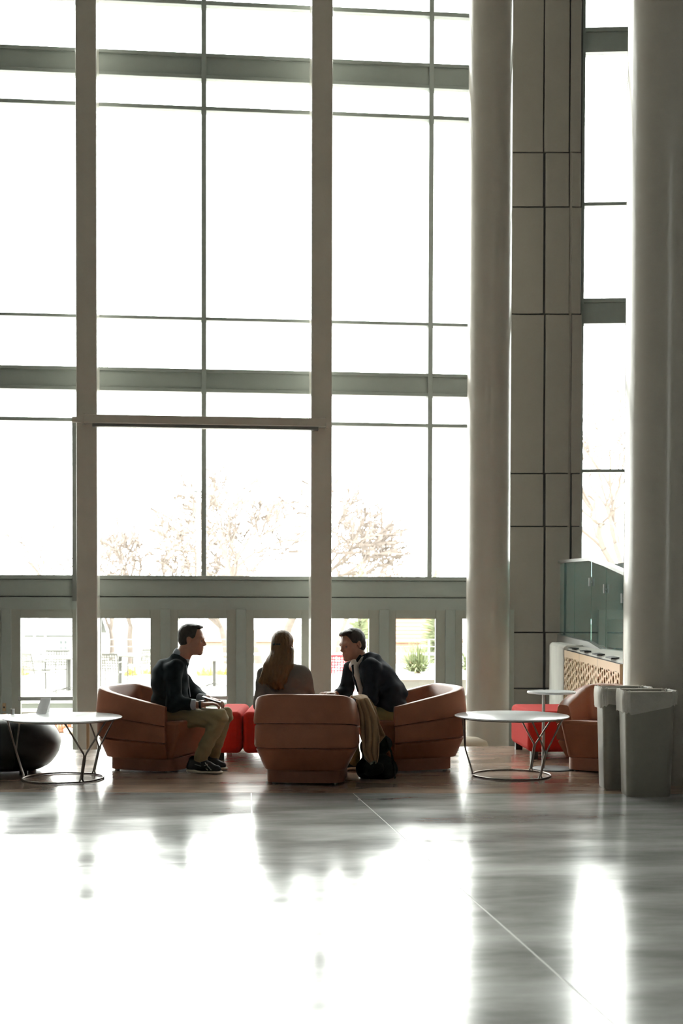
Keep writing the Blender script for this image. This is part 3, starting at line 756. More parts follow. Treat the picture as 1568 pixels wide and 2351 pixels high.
def hand(wr, pa, f, up, side, curl=.5, spread=1.0, k=1.0):
    """palm from wrist wr along f; up = back of hand; side = towards the thumb"""
    f, s, u, R = frame(f, up); s = s * (1 if s @ np.array(side) > 0 else -1)
    pr = [cap(wr, wr + f * .05 * k, .026 * k, .03 * k, (u, .55)), cap(wr + f * .05 * k - s * .018 * k, wr + f * .085 * k - s * .02 * k, .022 * k, .021 * k, (u, .6)), cap(wr + f * .05 * k + s * .018 * k, wr + f * .085 * k + s * .02 * k, .022 * k, .021 * k, (u, .6))]
    ks = [.012] * 3
    for i, (o, ln) in enumerate([(.03, .066), (.0105, .075), (-.0105, .07), (-.03, .054)]):
        b = wr + f * .09 * k + s * o * k; g1 = f * math.cos(curl * .6) - u * math.sin(curl * .6); m1 = b + g1 * ln * .5 * k + s * o * .15 * spread * k
        g2 = f * math.cos(curl * 1.7) - u * math.sin(curl * 1.7); m2 = m1 + g2 * ln * .32 * k; g3 = f * math.cos(curl * 2.6) - u * math.sin(curl * 2.6); m3 = m2 + g3 * ln * .26 * k
        pr += [cap(b - f * .015, m1, .0095 * k, .0088 * k), cap(m1, m2, .0088 * k, .008 * k), cap(m2, m3, .008 * k, .0068 * k)]; ks += [.004, .003, .003]
    b = wr + f * .03 * k + s * .024 * k; m1 = b + (f * .6 + s * .65 - u * .2) * .042 * k; m2 = m1 + (f * .92 + s * .2 - u * .2) * .034 * k
    pr += [cap(b, m1, .0125 * k, .0105 * k), cap(m1, m2, .0105 * k, .008 * k)]; ks += [.006, .003]
    return pr, ks
def wrinkle(a, fx, fz, ph=0.0):
    return lambda X, Y, Z: a * (np.sin(fx * X + 2.1 * np.sin(fz * Z * .6 + ph) + ph) * np.sin(fz * Z + 1.7 * np.sin(fx * .5 * Y + ph)) + .5 * np.sin(fz * 1.7 * (Z + .6 * X) + ph))
def eyes(p, pt, k=1.0):
    for sg in (-1, 1):
        me = sdf_mesh('eye', [ell(pt(.0765, sg * .031, -.001), (.009 * k,) * 3)], EYEM, h=.003, k=0); link('eye', me, p.root)
        link('eyebrow', sdf_mesh('eyebrow', [cap(pt(.089, sg * .018, .022), pt(.080, sg * .046, .022), .0045 * k, .003 * k)], HAIRD, h=.0025, k=0), p.root)
def shoe(p, heel, toe, tilt=0.0, stripes=True, near=-1):
    """heel/toe: local floor points"""
    heel = np.array(heel, float); toe = np.array(toe, float); f = toe - heel; Ln = np.linalg.norm(f); f /= Ln; s = np.array((-f[1], f[0], 0.0)); z = np.array((0, 0, 1.0))
    q = lambda a, b, c: heel + f * a * Ln + s * b + z * c
    up = p.part('shoe', [cap(q(.13, 0, .045), q(.5, 0, .045), .038, .040), cap(q(.5, 0, .045), q(.84, 0, .034), .040, .030), cap(q(.14, 0, .05), q(.17, 0, .095), .036, .036), cap(q(.28, 0, .095), q(.62, 0, .058), .032, .03)], SHOE, h=.006, k=.025, cut=[(q(0, 0, .02), (0, 0, -1))])
    p.part('sole', [cap(q(.13, 0, .016), q(.45, 0, .013), .040, .038, (z, .42)), cap(q(.45, 0, .013), q(.86, 0, .012), .038, .040, (z, .34)), cap(q(.13, 0, .020), q(.2, 0, .02), .043, .042, (z, .45))], SOLE, up, h=.005, k=.015, cut=[(q(0, 0, 0), (0, 0, -1))])
    mb = MB()
    if stripes:
        o = near * .040
        for a0, z0, a1, z1 in [(.40, .085, .62, .03), (.54, .085, .72, .032), (.34, .038, .62, .075), (.2, .075, .56, .05)]:
            mb.tube([q(a0, o * .80, z0), q((a0 + a1) / 2, o * 1.03, (z0 + z1) / 2), q(a1, o * 1.0, z1)], .0032, 6)
        mb.build('side_stripe', mat('stripe_grey', (.4, .42, .4), .5), up)
    lc = MB()
    for i in range(4):
        a = .36 + i * .07; zc = .125 - i * .011
        lc.tube([q(a, -.022, zc - .012), q(a + .01, 0, zc - .001), q(a, .022, zc - .012)], .003, 5)
    lc.build('laces', mat('lace_dark', (.03, .035, .04), .7), up)
    return up

# ---------------- man in the dark sweater
p = Person(430, 10.08, 'man in dark sweater and khaki trousers seated at left leaning forward'); L = p.L
O = L(441, 1469, 0); f_h = (1, -.06, -.10)
hp, hk, hs, pt, R = head(O, f_h, (.10, 0, 1), 1.0)
shn, shf = L(396, 1540, -.175), L(400, 1540, .175)
eln, elf = L(400, 1617, -.235), L(446, 1590, .24)
wrn, wrf = L(461, 1618, -.22), L(478, 1604, .0)
body = hp + [cap(pt(-.03, 0, -.05), L(413, 1523), .056, .064), cap(L(404, 1534, -.10), L(404, 1534, .10), .036), ell(L(393, 1568), (.10, .15, .17)), ell(L(388, 1625), (.11, .14, .10)),
             cap(shn, eln, .042, .036), cap(eln, wrn, .036, .026), cap(shf, elf, .042, .036), cap(elf, wrf, .036, .026),
             cap(L(390, 1650, -.10), L(507, 1646, -.24), .07, .05), cap(L(507, 1646, -.24), L(458, 1750, -.26), .045, .035), cap(L(390, 1650, .10), L(518, 1642, .0), .07, .05), cap(L(518, 1642, .0), L(487, 1742, -.02), .045, .035)]
bk = hk + [.02] * 12
h1, k1 = hand(wrn, None, L(500, 1614, -.19) - wrn, (0.1, 0, 1), (.1, 1, 0), .55)
h2, k2 = hand(wrf, None, L(510, 1612, -.06) - wrf, (.1, 0, 1), (0, -1, 0), .5)
link('body', sdf_mesh('body', body + h1 + h2, SKIN, h=.0052, ks=bk + k1 + k2, sub=hs), p.root)
eyes(p, pt)
# hair: receding, short
hair = p.part('hair', [ell(pt(-.018, 0, .046), np.array((.099, .082, .084)), R), ell(pt(-.05, 0, -.005), np.array((.062, .07, .06)), R)], HAIRD, h=.0045, k=.02,
              cut=[(pt(.030, 0, 0), R @ np.array((1, 0, -.12))), (pt(-.02, 0, -.035), R @ np.array((.55, 0, -1)))], noise=wrinkle(.0012, 150, 90), smooth_it=1)
p.part('quiff', [ell(pt(.014, 0, .106), np.array((.058, .058, .02)), R), cap(pt(.045, -.03, .104), pt(.064, .01, .106), .010, .007)], HAIRD, hair, h=.0045, k=.02, noise=wrinkle(.0015, 150, 90))
wr_ = wrinkle(.005, 34, 34)
sw = [ell(L(390, 1566), (.145, .185, .175)), ell(L(391, 1612), (.150, .175, .12)), cap(L(404, 1532, -.14), L(404, 1532, .14), .062, .062), ell(L(378, 1548), (.09, .17, .12)), cap(L(412, 1518), L(404, 1530), .075, .09),
      cap(shn, eln, .066, .058), cap(eln, L(433, 1616, -.23), .057, .046), cap(shf, elf, .064, .055), cap(elf, L(468, 1603, .06), .055, .043)]
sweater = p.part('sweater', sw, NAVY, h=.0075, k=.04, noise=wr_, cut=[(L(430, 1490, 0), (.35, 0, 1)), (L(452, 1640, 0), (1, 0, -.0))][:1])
MB().tube([L(427, 1526, -.055), L(432, 1560, -.05), L(437, 1600, -.05)], .004, 6).build('zip', SHIRT, sweater)
p.part('collar', [cap(L(413, 1502), L(421, 1513, -.0), .056, .053), cap(L(423, 1512, -.03), L(430, 1521, -.035), .016, .010)], SHIRT, h=.006, k=.02, cut=[(L(417, 1496), (.62, 0, .78)), (L(420, 1534), (-.3, 0, -1))])
p.part('cuff', [cap(L(438, 1617, -.228), L(457, 1618, -.222), .043, .039)], SHIRT, h=.005, k=0, cut=[(L(457.5, 1618), (1, 0, 0)), (L(436, 1618), (-1, 0, 0))])
p.part('cuff', [cap(L(462, 1602, .08), L(472, 1604, .03), .041, .036)], SHIRT, h=.005, k=0, cut=[(L(473, 1604), (1, 0, 0))])
wt = p.part('watch', [cap(L(462, 1617.5, -.22), L(468, 1617.5, -.216), .033, .032)], DARK, h=.004, k=0, cut=[(L(469.5, 1617), (1, 0, 0)), (L(461, 1617), (-1, 0, 0))])
p.part('watch_face', [ell(L(465, 1609.5, -.222), (.014, .014, .005))], STEEL, wt, h=.003, k=0)
tr = [ell(L(384, 1648), (.14, .185, .10)), cap(L(392, 1651, -.095), L(505, 1647, -.24), .088, .062), cap(L(505, 1647, -.24), L(459, 1742, -.26), .061, .054), cap(L(392, 1651, .095), L(516, 1643, .0), .085, .060), cap(L(516, 1643, .0), L(489, 1735, -.02), .059, .052)]
p.part('trousers', tr, KHAKI, h=.0075, k=.03, noise=wrinkle(.0055, 34, 46, 1.0), cut=[(L(459, 1750, -.26), (-.35, 0, -1))])
g0 = L(437, 1775, -.12); g1 = L(512, 1775, -.14); g0[2] = g1[2] = 0
shoe(p, L(430, 1775, -.24) * np.array((1, 1, 0)), L(512, 1775, -.31) * np.array((1, 1, 0)))
shoe(p, L(450, 1770, -.02) * np.array((1, 1, 0)), L(522, 1770, -.08) * np.array((1, 1, 0)), stripes=False)
# notebook and pen in his hands
e = empty('notebook', p.root.matrix_basis @ Vector(L(487, 1607, -.02)) if False else P(486, 1606, 10.0), -PSI); tag(e, 'thin dark notebook held on the knees of the seated man', 'notebook')
o = MB().box((-.075, -.06, -.004), (.075, .06, .004)).build('cover', DARK, e, bevel=.002); o.rotation_euler = (0, .30, 0)
o = MB().box((-.072, -.058, -.0025), (.0745, .0605, .0025)).build('pages', SHIRTW, e); o.rotation_euler = (0, .30, 0)

# ---------------- long-haired person in a taupe top, seen from behind
p = Person(653, 9.55, 'person with long light brown hair in taupe top seen from behind'); L = p.L
O = L(650, 1484, 0)
hp, hk, hs, pt, R = head(O, (.42, .9, -.06), (0.0, 0, 1), .93)
sl, sr = L(606, 1549, 0), L(699, 1550, .02)
el, er = L(596, 1618, .02), L(712, 1612, .04)
wl, wr_e = L(640, 1632, .27), L(690, 1632, .29)
body = hp + [cap(pt(-.03, 0, -.05), L(655, 1528, -.0), .05, .055), cap(L(624, 1549), L(685, 1548), .034), ell(L(656, 1570), (.145, .09, .16)), ell(L(656, 1625), (.14, .10, .12)), cap(sl, el, .036, .03), cap(el, wl, .03, .022), cap(sr, er, .036, .03), cap(er, wr_e, .03, .022),
             cap(L(630, 1650, .05), L(628, 1655, .42), .07, .048), cap(L(628, 1655, .42), L(625, 1765, .40), .045, .033), cap(L(675, 1650, .05), L(680, 1655, .42), .07, .048), cap(L(680, 1655, .42), L(680, 1765, .40), .045, .033)]
h1, k1 = hand(wl, None, (.35, 1, -.05), (0, 0, 1), (1, 0, 0), .5, k=.92); h2, k2 = hand(wr_e, None, (-.35, 1, -.05), (0, 0, 1), (-1, 0, 0), .5, k=.92)
link('body', sdf_mesh('body', body + h1 + h2, SKIN, h=.0058, ks=hk + [.02] * 12 + k1 + k2, sub=hs), p.root)
eyes(p, pt, .93)
top = [ell(L(657, 1568), (.175, .105, .155)), ell(L(660, 1610), (.150, .115, .14)), cap(L(618, 1548), L(690, 1546), .058, .058), cap(L(652, 1524), L(654, 1538), .055, .080), cap(sl, el, .056, .046), cap(el, wl, .046, .034), cap(sr, er, .054, .044), cap(er, wr_e, .044, .034)]
p.part('knit_top', top, GREYK, h=.0075, k=.03, noise=wrinkle(.003, 26, 30, .5))
p.part('trousers', [ell(L(656, 1655), (.18, .14, .10)), cap(L(630, 1650, .05), L(628, 1652, .42), .085, .062), cap(L(628, 1652, .42), L(625, 1758, .40), .06, .05), cap(L(675, 1650, .05), L(680, 1652, .42), .085, .062), cap(L(680, 1652, .42), L(680, 1758, .40), .06, .05)], mat('dark_denim', (.02, .025, .04), .8), h=.009, k=.03)
for q in (626, 680):
    a_ = L(q, 1775, .36) * np.array((1, 1, 0)); b_ = L(q, 1775, .62) * np.array((1, 1, 0)); shoe(p, a_, b_, stripes=False)
random.seed(3)
hp_ = [ell(pt(-.016, 0, .042), np.array((.096, .083, .088)) * .95, R), ell(pt(-.045, 0, -.01), np.array((.075, .078, .075)) * .95, R)]; hk_ = [.02, .02]
for i in range(34):
    u = i / 33.0; a = (u - .5) * 2
    x0 = 649 + a * 19; y0 = 1488 + 8 * a * a; dy0 = -.075 + .045 * a * a
    x1 = 646 + a * 27 - 8 * (1 - u); y1 = 1528; dy1 = -.125 + .03 * a * a
    x2 = 632 + a * 30 + random.uniform(-3, 3); y2 = 1562 + random.uniform(-4, 4); dy2 = -.135 + .025 * a * a + random.uniform(-.012, .008)
    x3 = 640 + a * 27 + random.uniform(-4, 4) ; y3 = 1588 - 14 * abs(a) - random.uniform(0, 10); dy3 = -.13 + random.uniform(-.01, .01)
    if a > .5: x1 -= 6; x2 -= 10; x3 -= 8; y3 -= 10
    q0, q1, q2, q3 = L(x0, y0, dy0), L(x1, y1, dy1), L(x2, y2, dy2), L(x3, y3, dy3)
    hp_ += [cap(q0, q1, .019, .019), cap(q1, q2, .019, .016), cap(q2, q3, .016, .005)]; hk_ += [.02, .016, .012]
hair = link('hair', sdf_mesh('hair', hp_, HAIRL, h=.0048, ks=hk_, noise=lambda X, Y, Z: .0011 * np.sin(240 * X + 5 * np.sin(11 * Z)) , cut=[(pt(.045, 0, .0), R @ np.array((1, 0, -.35)))]), p.root)
p.part('hair_tie', [cap(pt(-.105, -.022, .012), pt(-.108, .022, .012), .013)], DARK, hair, h=.004, k=0)
wisps = MB()
for i in range(60):
    a = random.uniform(-1.1, 1.1); x0 = 648 + a * 20
    pts_ = [L(x0, 1500, -.06), L(640 + a * 30 + random.uniform(-3, 3), 1535, -.13), L(630 + a * 34 + random.uniform(-5, 5), 1566, -.14), L(636 + a * 34 + random.uniform(-6, 6), 1584 - 10 * abs(a), -.14)]
    if a > .3: pts_ = [L(x0, 1480, -.06), L(x0 - 1, 1500, -.09), L(x0 - 4 + random.uniform(-2, 6), 1525, -.12)]
    wisps.tube(pts_, [.002, .002, .0016, .0008][:len(pts_)], 4)
wisps.build('loose_strands', HAIRL, hair)

# ---------------- man in the navy blazer
p = Person(850, 10.15, 'man in navy blazer over white shirt leaning forward at right'); L = p.L
O = L(808.5, 1481, 0)
hp, hk, hs, pt, R = head(O, (-.80, -.58, -.16), (-.14, 0, 1), 1.03)
shn, shf = L(852, 1533, -.15), L(806, 1532, .17)
eln, elf = L(850, 1605, -.22), L(793, 1588, .20)
wrn, wrf = L(812, 1612, -.10), L(771, 1594, .06)
body = hp + [cap(pt(-.03, 0, -.05), L(830, 1520), .056, .062), cap(L(845, 1532, -.11), L(815, 1530, .11), .05), ell(L(858, 1560), (.12, .15, .14)), ell(L(892, 1615), (.13, .14, .11)), cap(shn, eln, .042, .036), cap(eln, wrn, .036, .027), cap(shf, elf, .042, .036), cap(elf, wrf, .036, .027),
             cap(L(895, 1648, -.10), L(800, 1648, -.16), .07, .05), cap(L(800, 1648, -.16), L(812, 1752, -.14), .045, .035), cap(L(895, 1648, .10), L(790, 1642, .12), .07, .05), cap(L(790, 1642, .12), L(800, 1745, .14), .045, .035)]
h1, k1 = hand(wrn, None, (-.9, .3, .1), (0, 0, 1), (.2, 1, 0), .5); h2, k2 = hand(wrf, None, L(752, 1592, .0) - wrf, (.1, 0, 1), (0, -1, .2), .25)
link('body', sdf_mesh('body', body + h1 + h2, SKIN, h=.0052, ks=hk + [.02] * 12 + k1 + k2, sub=hs), p.root)
eyes(p, pt, 1.03)
hair = p.part('hair', [ell(pt(-.018, 0, .046), np.array((.101, .083, .086)) * 1.03, R), ell(pt(-.05, 0, -.005), np.array((.064, .072, .07)) * 1.03, R)], HAIRD, h=.0045, k=.02,
              cut=[(pt(.034, 0, 0), R @ np.array((1, 0, -.30))), (pt(-.02, 0, -.035), R @ np.array((.6, 0, -1)))], noise=wrinkle(.0012, 150, 90))
p.part('fringe', [ell(pt(.026, 0, .100), np.array((.060, .062, .024)), R), cap(pt(.068, -.03, .094), pt(.074, .02, .094), .011, .009)], HAIRD, hair, h=.0045, k=.02, noise=wrinkle(.0015, 150, 90))
bz = [ell(L(860, 1553), (.15, .19, .135)), ell(L(886, 1588), (.145, .185, .14)), ell(L(898, 1618), (.13, .19, .10)), cap(L(852, 1530, -.14), L(818, 1530, .14), .062, .06), cap(L(840, 1512), L(848, 1524), .065, .09), cap(L(858, 1520, 0), L(915, 1590, 0), .07, .07),
      cap(shn, eln, .068, .06), cap(eln, L(822, 1612, -.12), .058, .045), cap(shf, elf, .064, .058), cap(elf, L(778, 1593, .09), .055, .043)]
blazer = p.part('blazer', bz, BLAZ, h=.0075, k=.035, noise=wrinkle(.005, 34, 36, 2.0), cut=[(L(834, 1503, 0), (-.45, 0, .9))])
p.part('shirt_front', [cap(L(813, 1522, -.09), L(818, 1552, -.135), .030, .026), cap(L(818, 1552, -.135), L(829, 1592, -.17), .026, .024)], SHIRTW, blazer, h=.005, k=.012)
p.part('collar', [cap(L(826, 1512, -.01), L(816, 1524, -.055), .055, .045), cap(L(836, 1500, 0), L(822, 1518, -.05), .05, .04)], SHIRTW, h=.0055, k=.015, cut=[(L(822, 1510, 0), (-.45, -.1, .85)), (L(815, 1531, 0), (0, 0, -1))])
lap = MB()
for dx, dyy in ((-10, -.02), (11, -.05)):
    pts_ = [L(833 + dx * .5, 1505, -.07), L(820 + dx, 1530, -.12), L(824 + dx, 1560, -.155), L(832 + dx, 1588, -.19)]
    lap.tube(pts_, [.011, .013, .011, .007], 8)
lap.build('lapel', BLAZ, blazer, smooth=60)
p.part('trousers', [ell(L(893, 1648), (.15, .185, .10)), cap(L(893, 1648, -.10), L(800, 1648, -.16), .09, .068), cap(L(800, 1648, -.16), L(812, 1745, -.14), .064, .052), cap(L(893, 1648, .10), L(790, 1642, .12), .088, .066), cap(L(790, 1642, .12), L(800, 1738, .14), .062, .05)], mat('olive_khaki', (.30, .25, .10), .8), h=.009, k=.03, noise=wrinkle(.003, 30, 30))
for x0, dy in ((822, -.12), (808, .16)):
    a_ = L(x0, 1775, dy) * np.array((1, 1, 0)); b_ = L(x0 - 78, 1775, dy - .06) * np.array((1, 1, 0)); shoe(p, a_, b_, stripes=False)

# ---------------- tan coat hanging over the chair's right arm
e0 = P(845, 1600, 9.45); e = empty('tan_coat', (e0.x, e0.y, 0), -PSI); tag(e, 'tan coat draped over the right side of the middle tub chair', 'coat')
ei = (Matrix.Translation((e0.x, e0.y, 0)) @ Matrix.Rotation(-PSI, 4, 'Z')).inverted()
COAT = mat('tan_wool', (.36, .235, .125), .85, bump=.2, bscale=250)
def cloth(name, rows, m, nu=48, nfold=5, amp=.014, ph=0.0, thick=.007):
    """rows: list of (xl, xr, y, depth) in pixels from top to bottom"""
    mb = MB(); V = []; nv = len(rows) * 6
    for j in range(nv + 1):
        t = j / nv * (len(rows) - 1); i = min(int(t), len(rows) - 2); w = t - i; w = w * w * (3 - 2 * w) * .5 + w * .5
        xl, xr, yy, dd = [rows[i][k] * (1 - w) + rows[i + 1][k] * w for k in range(4)]
        g = min(1, .25 + j / nv * 1.2)
        for k in range(nu + 1):
            u = k / nu; fo = math.sin(u * nfold * 2 * math.pi + ph + .9 * math.sin(j * .22)) + .4 * math.sin(u * nfold * 4.3 + j * .3)
            V.append(ei @ P(xl + (xr - xl) * (u + .03 * math.sin(u * 17 + ph)), yy + 3 * math.sin(u * 7 + ph) * g, dd - amp * fo * g))
    fs = [(j * (nu + 1) + k, j * (nu + 1) + k + 1, (j + 1) * (nu + 1) + k + 1, (j + 1) * (nu + 1) + k) for j in range(nv) for k in range(nu)]
    mb.add(V, fs); o = mb.build(name, m, e, smooth=80); s_ = o.modifiers.new('thick', 'SOLIDIFY'); s_.thickness = thick; return o
cloth('outer_layer', [(800, 845, 1603, 9.62), (806, 843, 1597.5, 9.50), (817, 850, 1606, 9.40), (826, 866, 1640, 9.33), (830, 873, 1690, 9.31), (832, 872, 1725, 9.32), (846, 868, 1748, 9.33)], COAT, nfold=3, ph=.4)
cloth('under_layer', [(820, 848, 1604, 9.46), (828, 862, 1625, 9.42), (829, 872, 1660, 9.40), (829, 885, 1688, 9.40), (829, 872, 1702, 9.41), (829, 850, 1716, 9.42)], COAT, nfold=2, ph=2.0)
cloth('lining_hem', [(834, 866, 1722, 9.345), (836, 868, 1740, 9.34), (850, 864, 1752, 9.34)], mat('coat_lining', (.3, .31, .22), .7), nfold=2, amp=.008)

# ---------------- dark backpack on the floor
e0 = P(867, 1700, 9.56); e = empty('backpack', (e0.x, e0.y, 0), -PSI); tag(e, 'black backpack on the floor under the tan coat', 'backpack')
BAG = mat('black_nylon', (.010, .012, .012), .8, spec=.2, bump=.3, bscale=60)
link('bag', sdf_mesh('bag', [cap((-.06, 0, .085), (.05, 0, .085), .085, .085), cap((-.055, .02, .23), (.035, .02, .25), .08, .07), cap((-.06, -.06, .08), (.03, -.06, .08), .06, .06), cap((-.075, 0, .05), (.06, 0, .05), .07, .07)], BAG, h=.008, k=.05, noise=wrinkle(.006, 22, 20), cut=[((0, 0, .0), (0, 0, -1))]), e)
MB().tube([(.06, -.05, .30), (.10, -.08, .2), (.12, -.07, .08), (.125, -.10, .01)], .008, 6).build('strap', BAG, e, smooth=60)
MB().tube([(-.03, 0, .335), (-.03, -.01, .375), (.01, -.01, .375), (.01, 0, .34)], .008, 6).build('grab_handle', BAG, e, smooth=60)
link('pocket', sdf_mesh('pocket', [cap((-.06, -.14, .08), (.0, -.14, .09), .05, .045, ((0, 1, 0), .6))], BAG, h=.008, k=0), e)

# ================================================================== OUTSIDE
def ob(name, a, b, m, lab, cat): return st(bx(name, a, b, m), lab, cat)
PAVE = mat('pale_paving', (.48, .47, .45), .7, var=.1)
ob('entry_paving', (-16, YW + .2, ZL - .25), (12, 20.5, ZL - .02), PAVE, 'pale paving just outside the glass doors', 'paving')
ob('entry_kerb', (-16, 20.5, ZL - .25), (12, 20.75, ZL + .08), OUTW, 'white concrete kerb outside along the planting bed', 'kerb')
ob('planting_bed', (-16, 20.75, ZL - .25), (12, 24.3, ZL + .02), mat('soil', (.30, .2, .14), .9, var=.4, vscale=3), 'strip of soil below the terrace wall outside', 'planting bed')
zte = -.49
rw = empty('terrace_wall', (0, 24.4, 0)); st(rw, 'dark low retaining wall with pale coping below the terrace', 'retaining wall')
WALLD = mat('stained_wall', (.075, .08, .065), .8, var=.5, vscale=1.5)
MB().box((-16, -.1, ZL), (1.9, .3, zte - .28), WALLD).build('lower_course', WALLD, rw) if False else MB().box((-16, -.35, ZL), (12, .3, zte - .17)).build('lower_course', WALLD, rw)
MB().box((-16, -.40, zte - .17), (12, .3, zte - .13)).build('ledge', OUTW, rw); MB().box((-16, -.1, zte - .13), (12, .3, zte - .03)).build('upper_course', WALLD, rw); MB().box((-16, -.14, zte - .03), (12, .3, zte + .02)).build('coping', OUTW, rw)
ob('terrace', (-20, 24.7, zte - .4), (16, 40, zte), mat('terrace_paving', (.5, .48, .45), .6, var=.06, vscale=1), 'sunlit pale terrace outside with tables and chairs', 'terrace')
ob('far_ground', (-120, 40, -1.6), (120, 220, -1.5), mat('far_lawn', (.42, .42, .36), .9, var=.2, vscale=.2), 'bright open ground far outside', 'ground')
# stones in the bed
STONE = mat('pale_stone', (.5, .47, .4), .9, var=.2)
random.seed(11)
bm = bmesh.new(); bmesh.ops.create_icosphere(bm, subdivisions=2, radius=1)
for v in bm.verts: v.co *= 1 + random.uniform(-.16, .16)
sme = bpy.data.meshes.new('stone'); bm.to_mesh(sme); bm.free(); sme.materials.append(STONE)
SP = []
for i in range(60):
    q = G(random.uniform(45, 165), random.uniform(1650, 1692), ZL); r_ = random.uniform(.05, .13)
    if not 20.9 < q.y < 23.8 or any((q.x - a_) ** 2 + (q.y - b_) ** 2 < (r_ + c_) ** 2 for a_, b_, c_ in SP): continue
    SP.append((q.x, q.y, r_))
    o = bpy.data.objects.new('stone', sme); COL.objects.link(o); o.location = (q.x, q.y, ZL + .02 + r_ * .35); o.scale = (r_, r_ * .9, r_ * .62); o.rotation_euler = (0, 0, random.uniform(0, 6))
    tag(o, 'pale rounded stone in the planting bed outside the left door', 'stone', 'stones in the planting bed')
# ---- foliage clumps of thin blades
def blades(n, R, ln, droop, w, seed):
    random.seed(seed); mb = MB()
    for i in range(n):
        a = random.uniform(0, 2 * math.pi); e_ = math.radians(random.uniform(8, 85)); l = ln * random.uniform(.7, 1.1)
        d_ = Vector((math.cos(a) * math.cos(e_), math.sin(a) * math.cos(e_), math.sin(e_))); sd = Vector((-math.sin(a), math.cos(a), 0)) * w
        b_ = Vector((random.uniform(-R, R), random.uniform(-R, R), 0)); m_ = b_ + d_ * l * .55; t_ = b_ + d_ * l + Vector((0, 0, -droop * l * math.cos(e_)))
        up_ = Vector((0, 0, w * .5))
        mb.add([b_ - sd, b_ + sd, m_ + sd * .8, m_ - sd * .8, t_, b_ + up_, m_ + up_ * .8], [(0, 1, 2, 3), (3, 2, 4), (0, 3, 6, 5), (1, 5, 6, 2), (3, 4, 6), (2, 6, 4)])
    return mb
YUC = mat('yucca_leaf', (.16, .19, .09), .6, var=.3)
for px, py, d, ln, lab in [(958, 1542, 22.6, .62, 'spiky green yucca in the white planter outside'), (1085, 1540, 22.6, .55, 'second yucca mostly hidden behind the round column')]:
    q = P(px, py, d); e = empty('yucca', q); tag(e, lab, 'plant')
    blades(260, .12, ln, .25, .011, px).build('leaves', YUC, e)
    MB().tube([(0, 0, -.08), (0, 0, .12)], [.06, .05], 8).build('trunk', mat('dry_bark', (.3, .2, .12), .9), e)
q0 = P(880, 1548, 22.2); q1 = P(1120, 1548, 22.2); zpl = q0.z
e = empty('planter', ((q0.x + q1.x) / 2, 22.3, ZL)); tag(e, 'long white concrete planter holding the yuccas outside', 'planter')
hl = (q1.x - q0.x) / 2; zz = zpl - ZL
MB().box((-hl, -.35, .02), (hl, .75, zz - .09)).build('box', mat('planter_grey', (.2, .2, .18), .8, var=.2), e); MB().box((-hl - .03, -.4, zz - .09), (hl + .03, .8, zz)).build('rim', OUTW, e)
DRY = mat('dry_grass', (.45, .32, .08), .8, var=.3); REDD = mat('dry_red_shrub', (.34, .16, .09), .8, var=.4)
for px, d, ln, m_, lab in [(300, 33, .35, DRY, 'yellow dry grass clump behind second door'), (340, 33.8, .3, DRY, 'small yellow grass clump near column of second door'), (470, 33, .4, DRY, 'yellow dry grass clump left of the terrace table post'), (514, 33.5, .33, DRY, 'yellow dry grass clump right of the terrace table post'), (50, 33, .35, DRY, 'yellow dry grass clump at left door edge'),
                          (140, 21.6, .3, REDD, 'reddish dry shrub in bed outside the left door'), (118, 22.2, .22, REDD, 'small reddish shrub among the stones outside')]:
    zz = zte if d > 25 else ZL + .02
    q = P(px, 1500, d); e = empty('grass_clump', (q.x, q.y, zz)); tag(e, lab, 'plant'); blades(110, .18, ln, .1, .012, px).build('blades', m_, e)

# ---- terrace chairs with perforated backs
def perf(mb, w, h, nx, nz, o3, ex, ez, seed, th=.012):
    random.seed(seed); ey = ex.cross(ez).normalized() * th
    for i in range(nx):
        for j in range(nz):
            cx, cz = (i + .5) / nx * w - w / 2, (j + .5) / nz * h; hw, hh = w / nx / 2, h / nz / 2; r = random.uniform(.5, .93)
            sq = [(-1, -1), (0, -1), (1, -1), (1, 0), (1, 1), (0, 1), (-1, 1), (-1, 0)]
            vs = []
            for layer in (0, 1):
                for a_, b_ in sq: vs.append(o3 + ex * (cx + a_ * hw) + ez * (cz + b_ * hh) + ey * layer)
                for a_, b_ in sq:
                    l = math.hypot(a_, b_); vs.append(o3 + ex * (cx + a_ / l * hw * r) + ez * (cz + b_ / l * hh * r) + ey * layer)
            fs = []
            for k in range(8):
                n = (k + 1) % 8
                fs += [(k, n, 8 + n, 8 + k), (16 + n, 16 + k, 24 + k, 24 + n), (8 + k, 8 + n, 24 + n, 24 + k)]
            mb.add(vs, fs)
    return mb
def terrace_chair(m, seed):
    r = empty('terrace_chair'); mb = MB()
    ex = Vector((1, 0, 0)); ez = Vector((0, -.2, .98)).normalized()
    perf(mb, .50, .34, 9, 6, Vector((0, -.24, .47)), ex, ez, seed); o3 = Vector((0, -.24, .47)) + ez * .34
    mb.prism([o3 + ex * -.25, o3 + ex * .25, o3 + ex * .25 + ez * .035, o3 + ex * -.25 + ez * .035], (0, .012, 0))
    mb.build('backrest', m, r)
    MB().box((-.25, -.25, .43), (.25, .24, .45)).build('seat', m, r, bevel=.008)
    for x in (-.25, .25):
        MB().tube([(x, .23, 0), (x, .22, .64), (x, .18, .66), (x, -.24, .65), (x, -.27, .62)], .013, 6).build('arm_frame', m, r)
        MB().tube([(x, -.33, 0), (x, -.24, .44), (x, -.27, .62), (x * .98, -.31, .84)], .013, 6).build('leg', m, r)
    return r
tcp = terrace_chair(OUTG, 2)
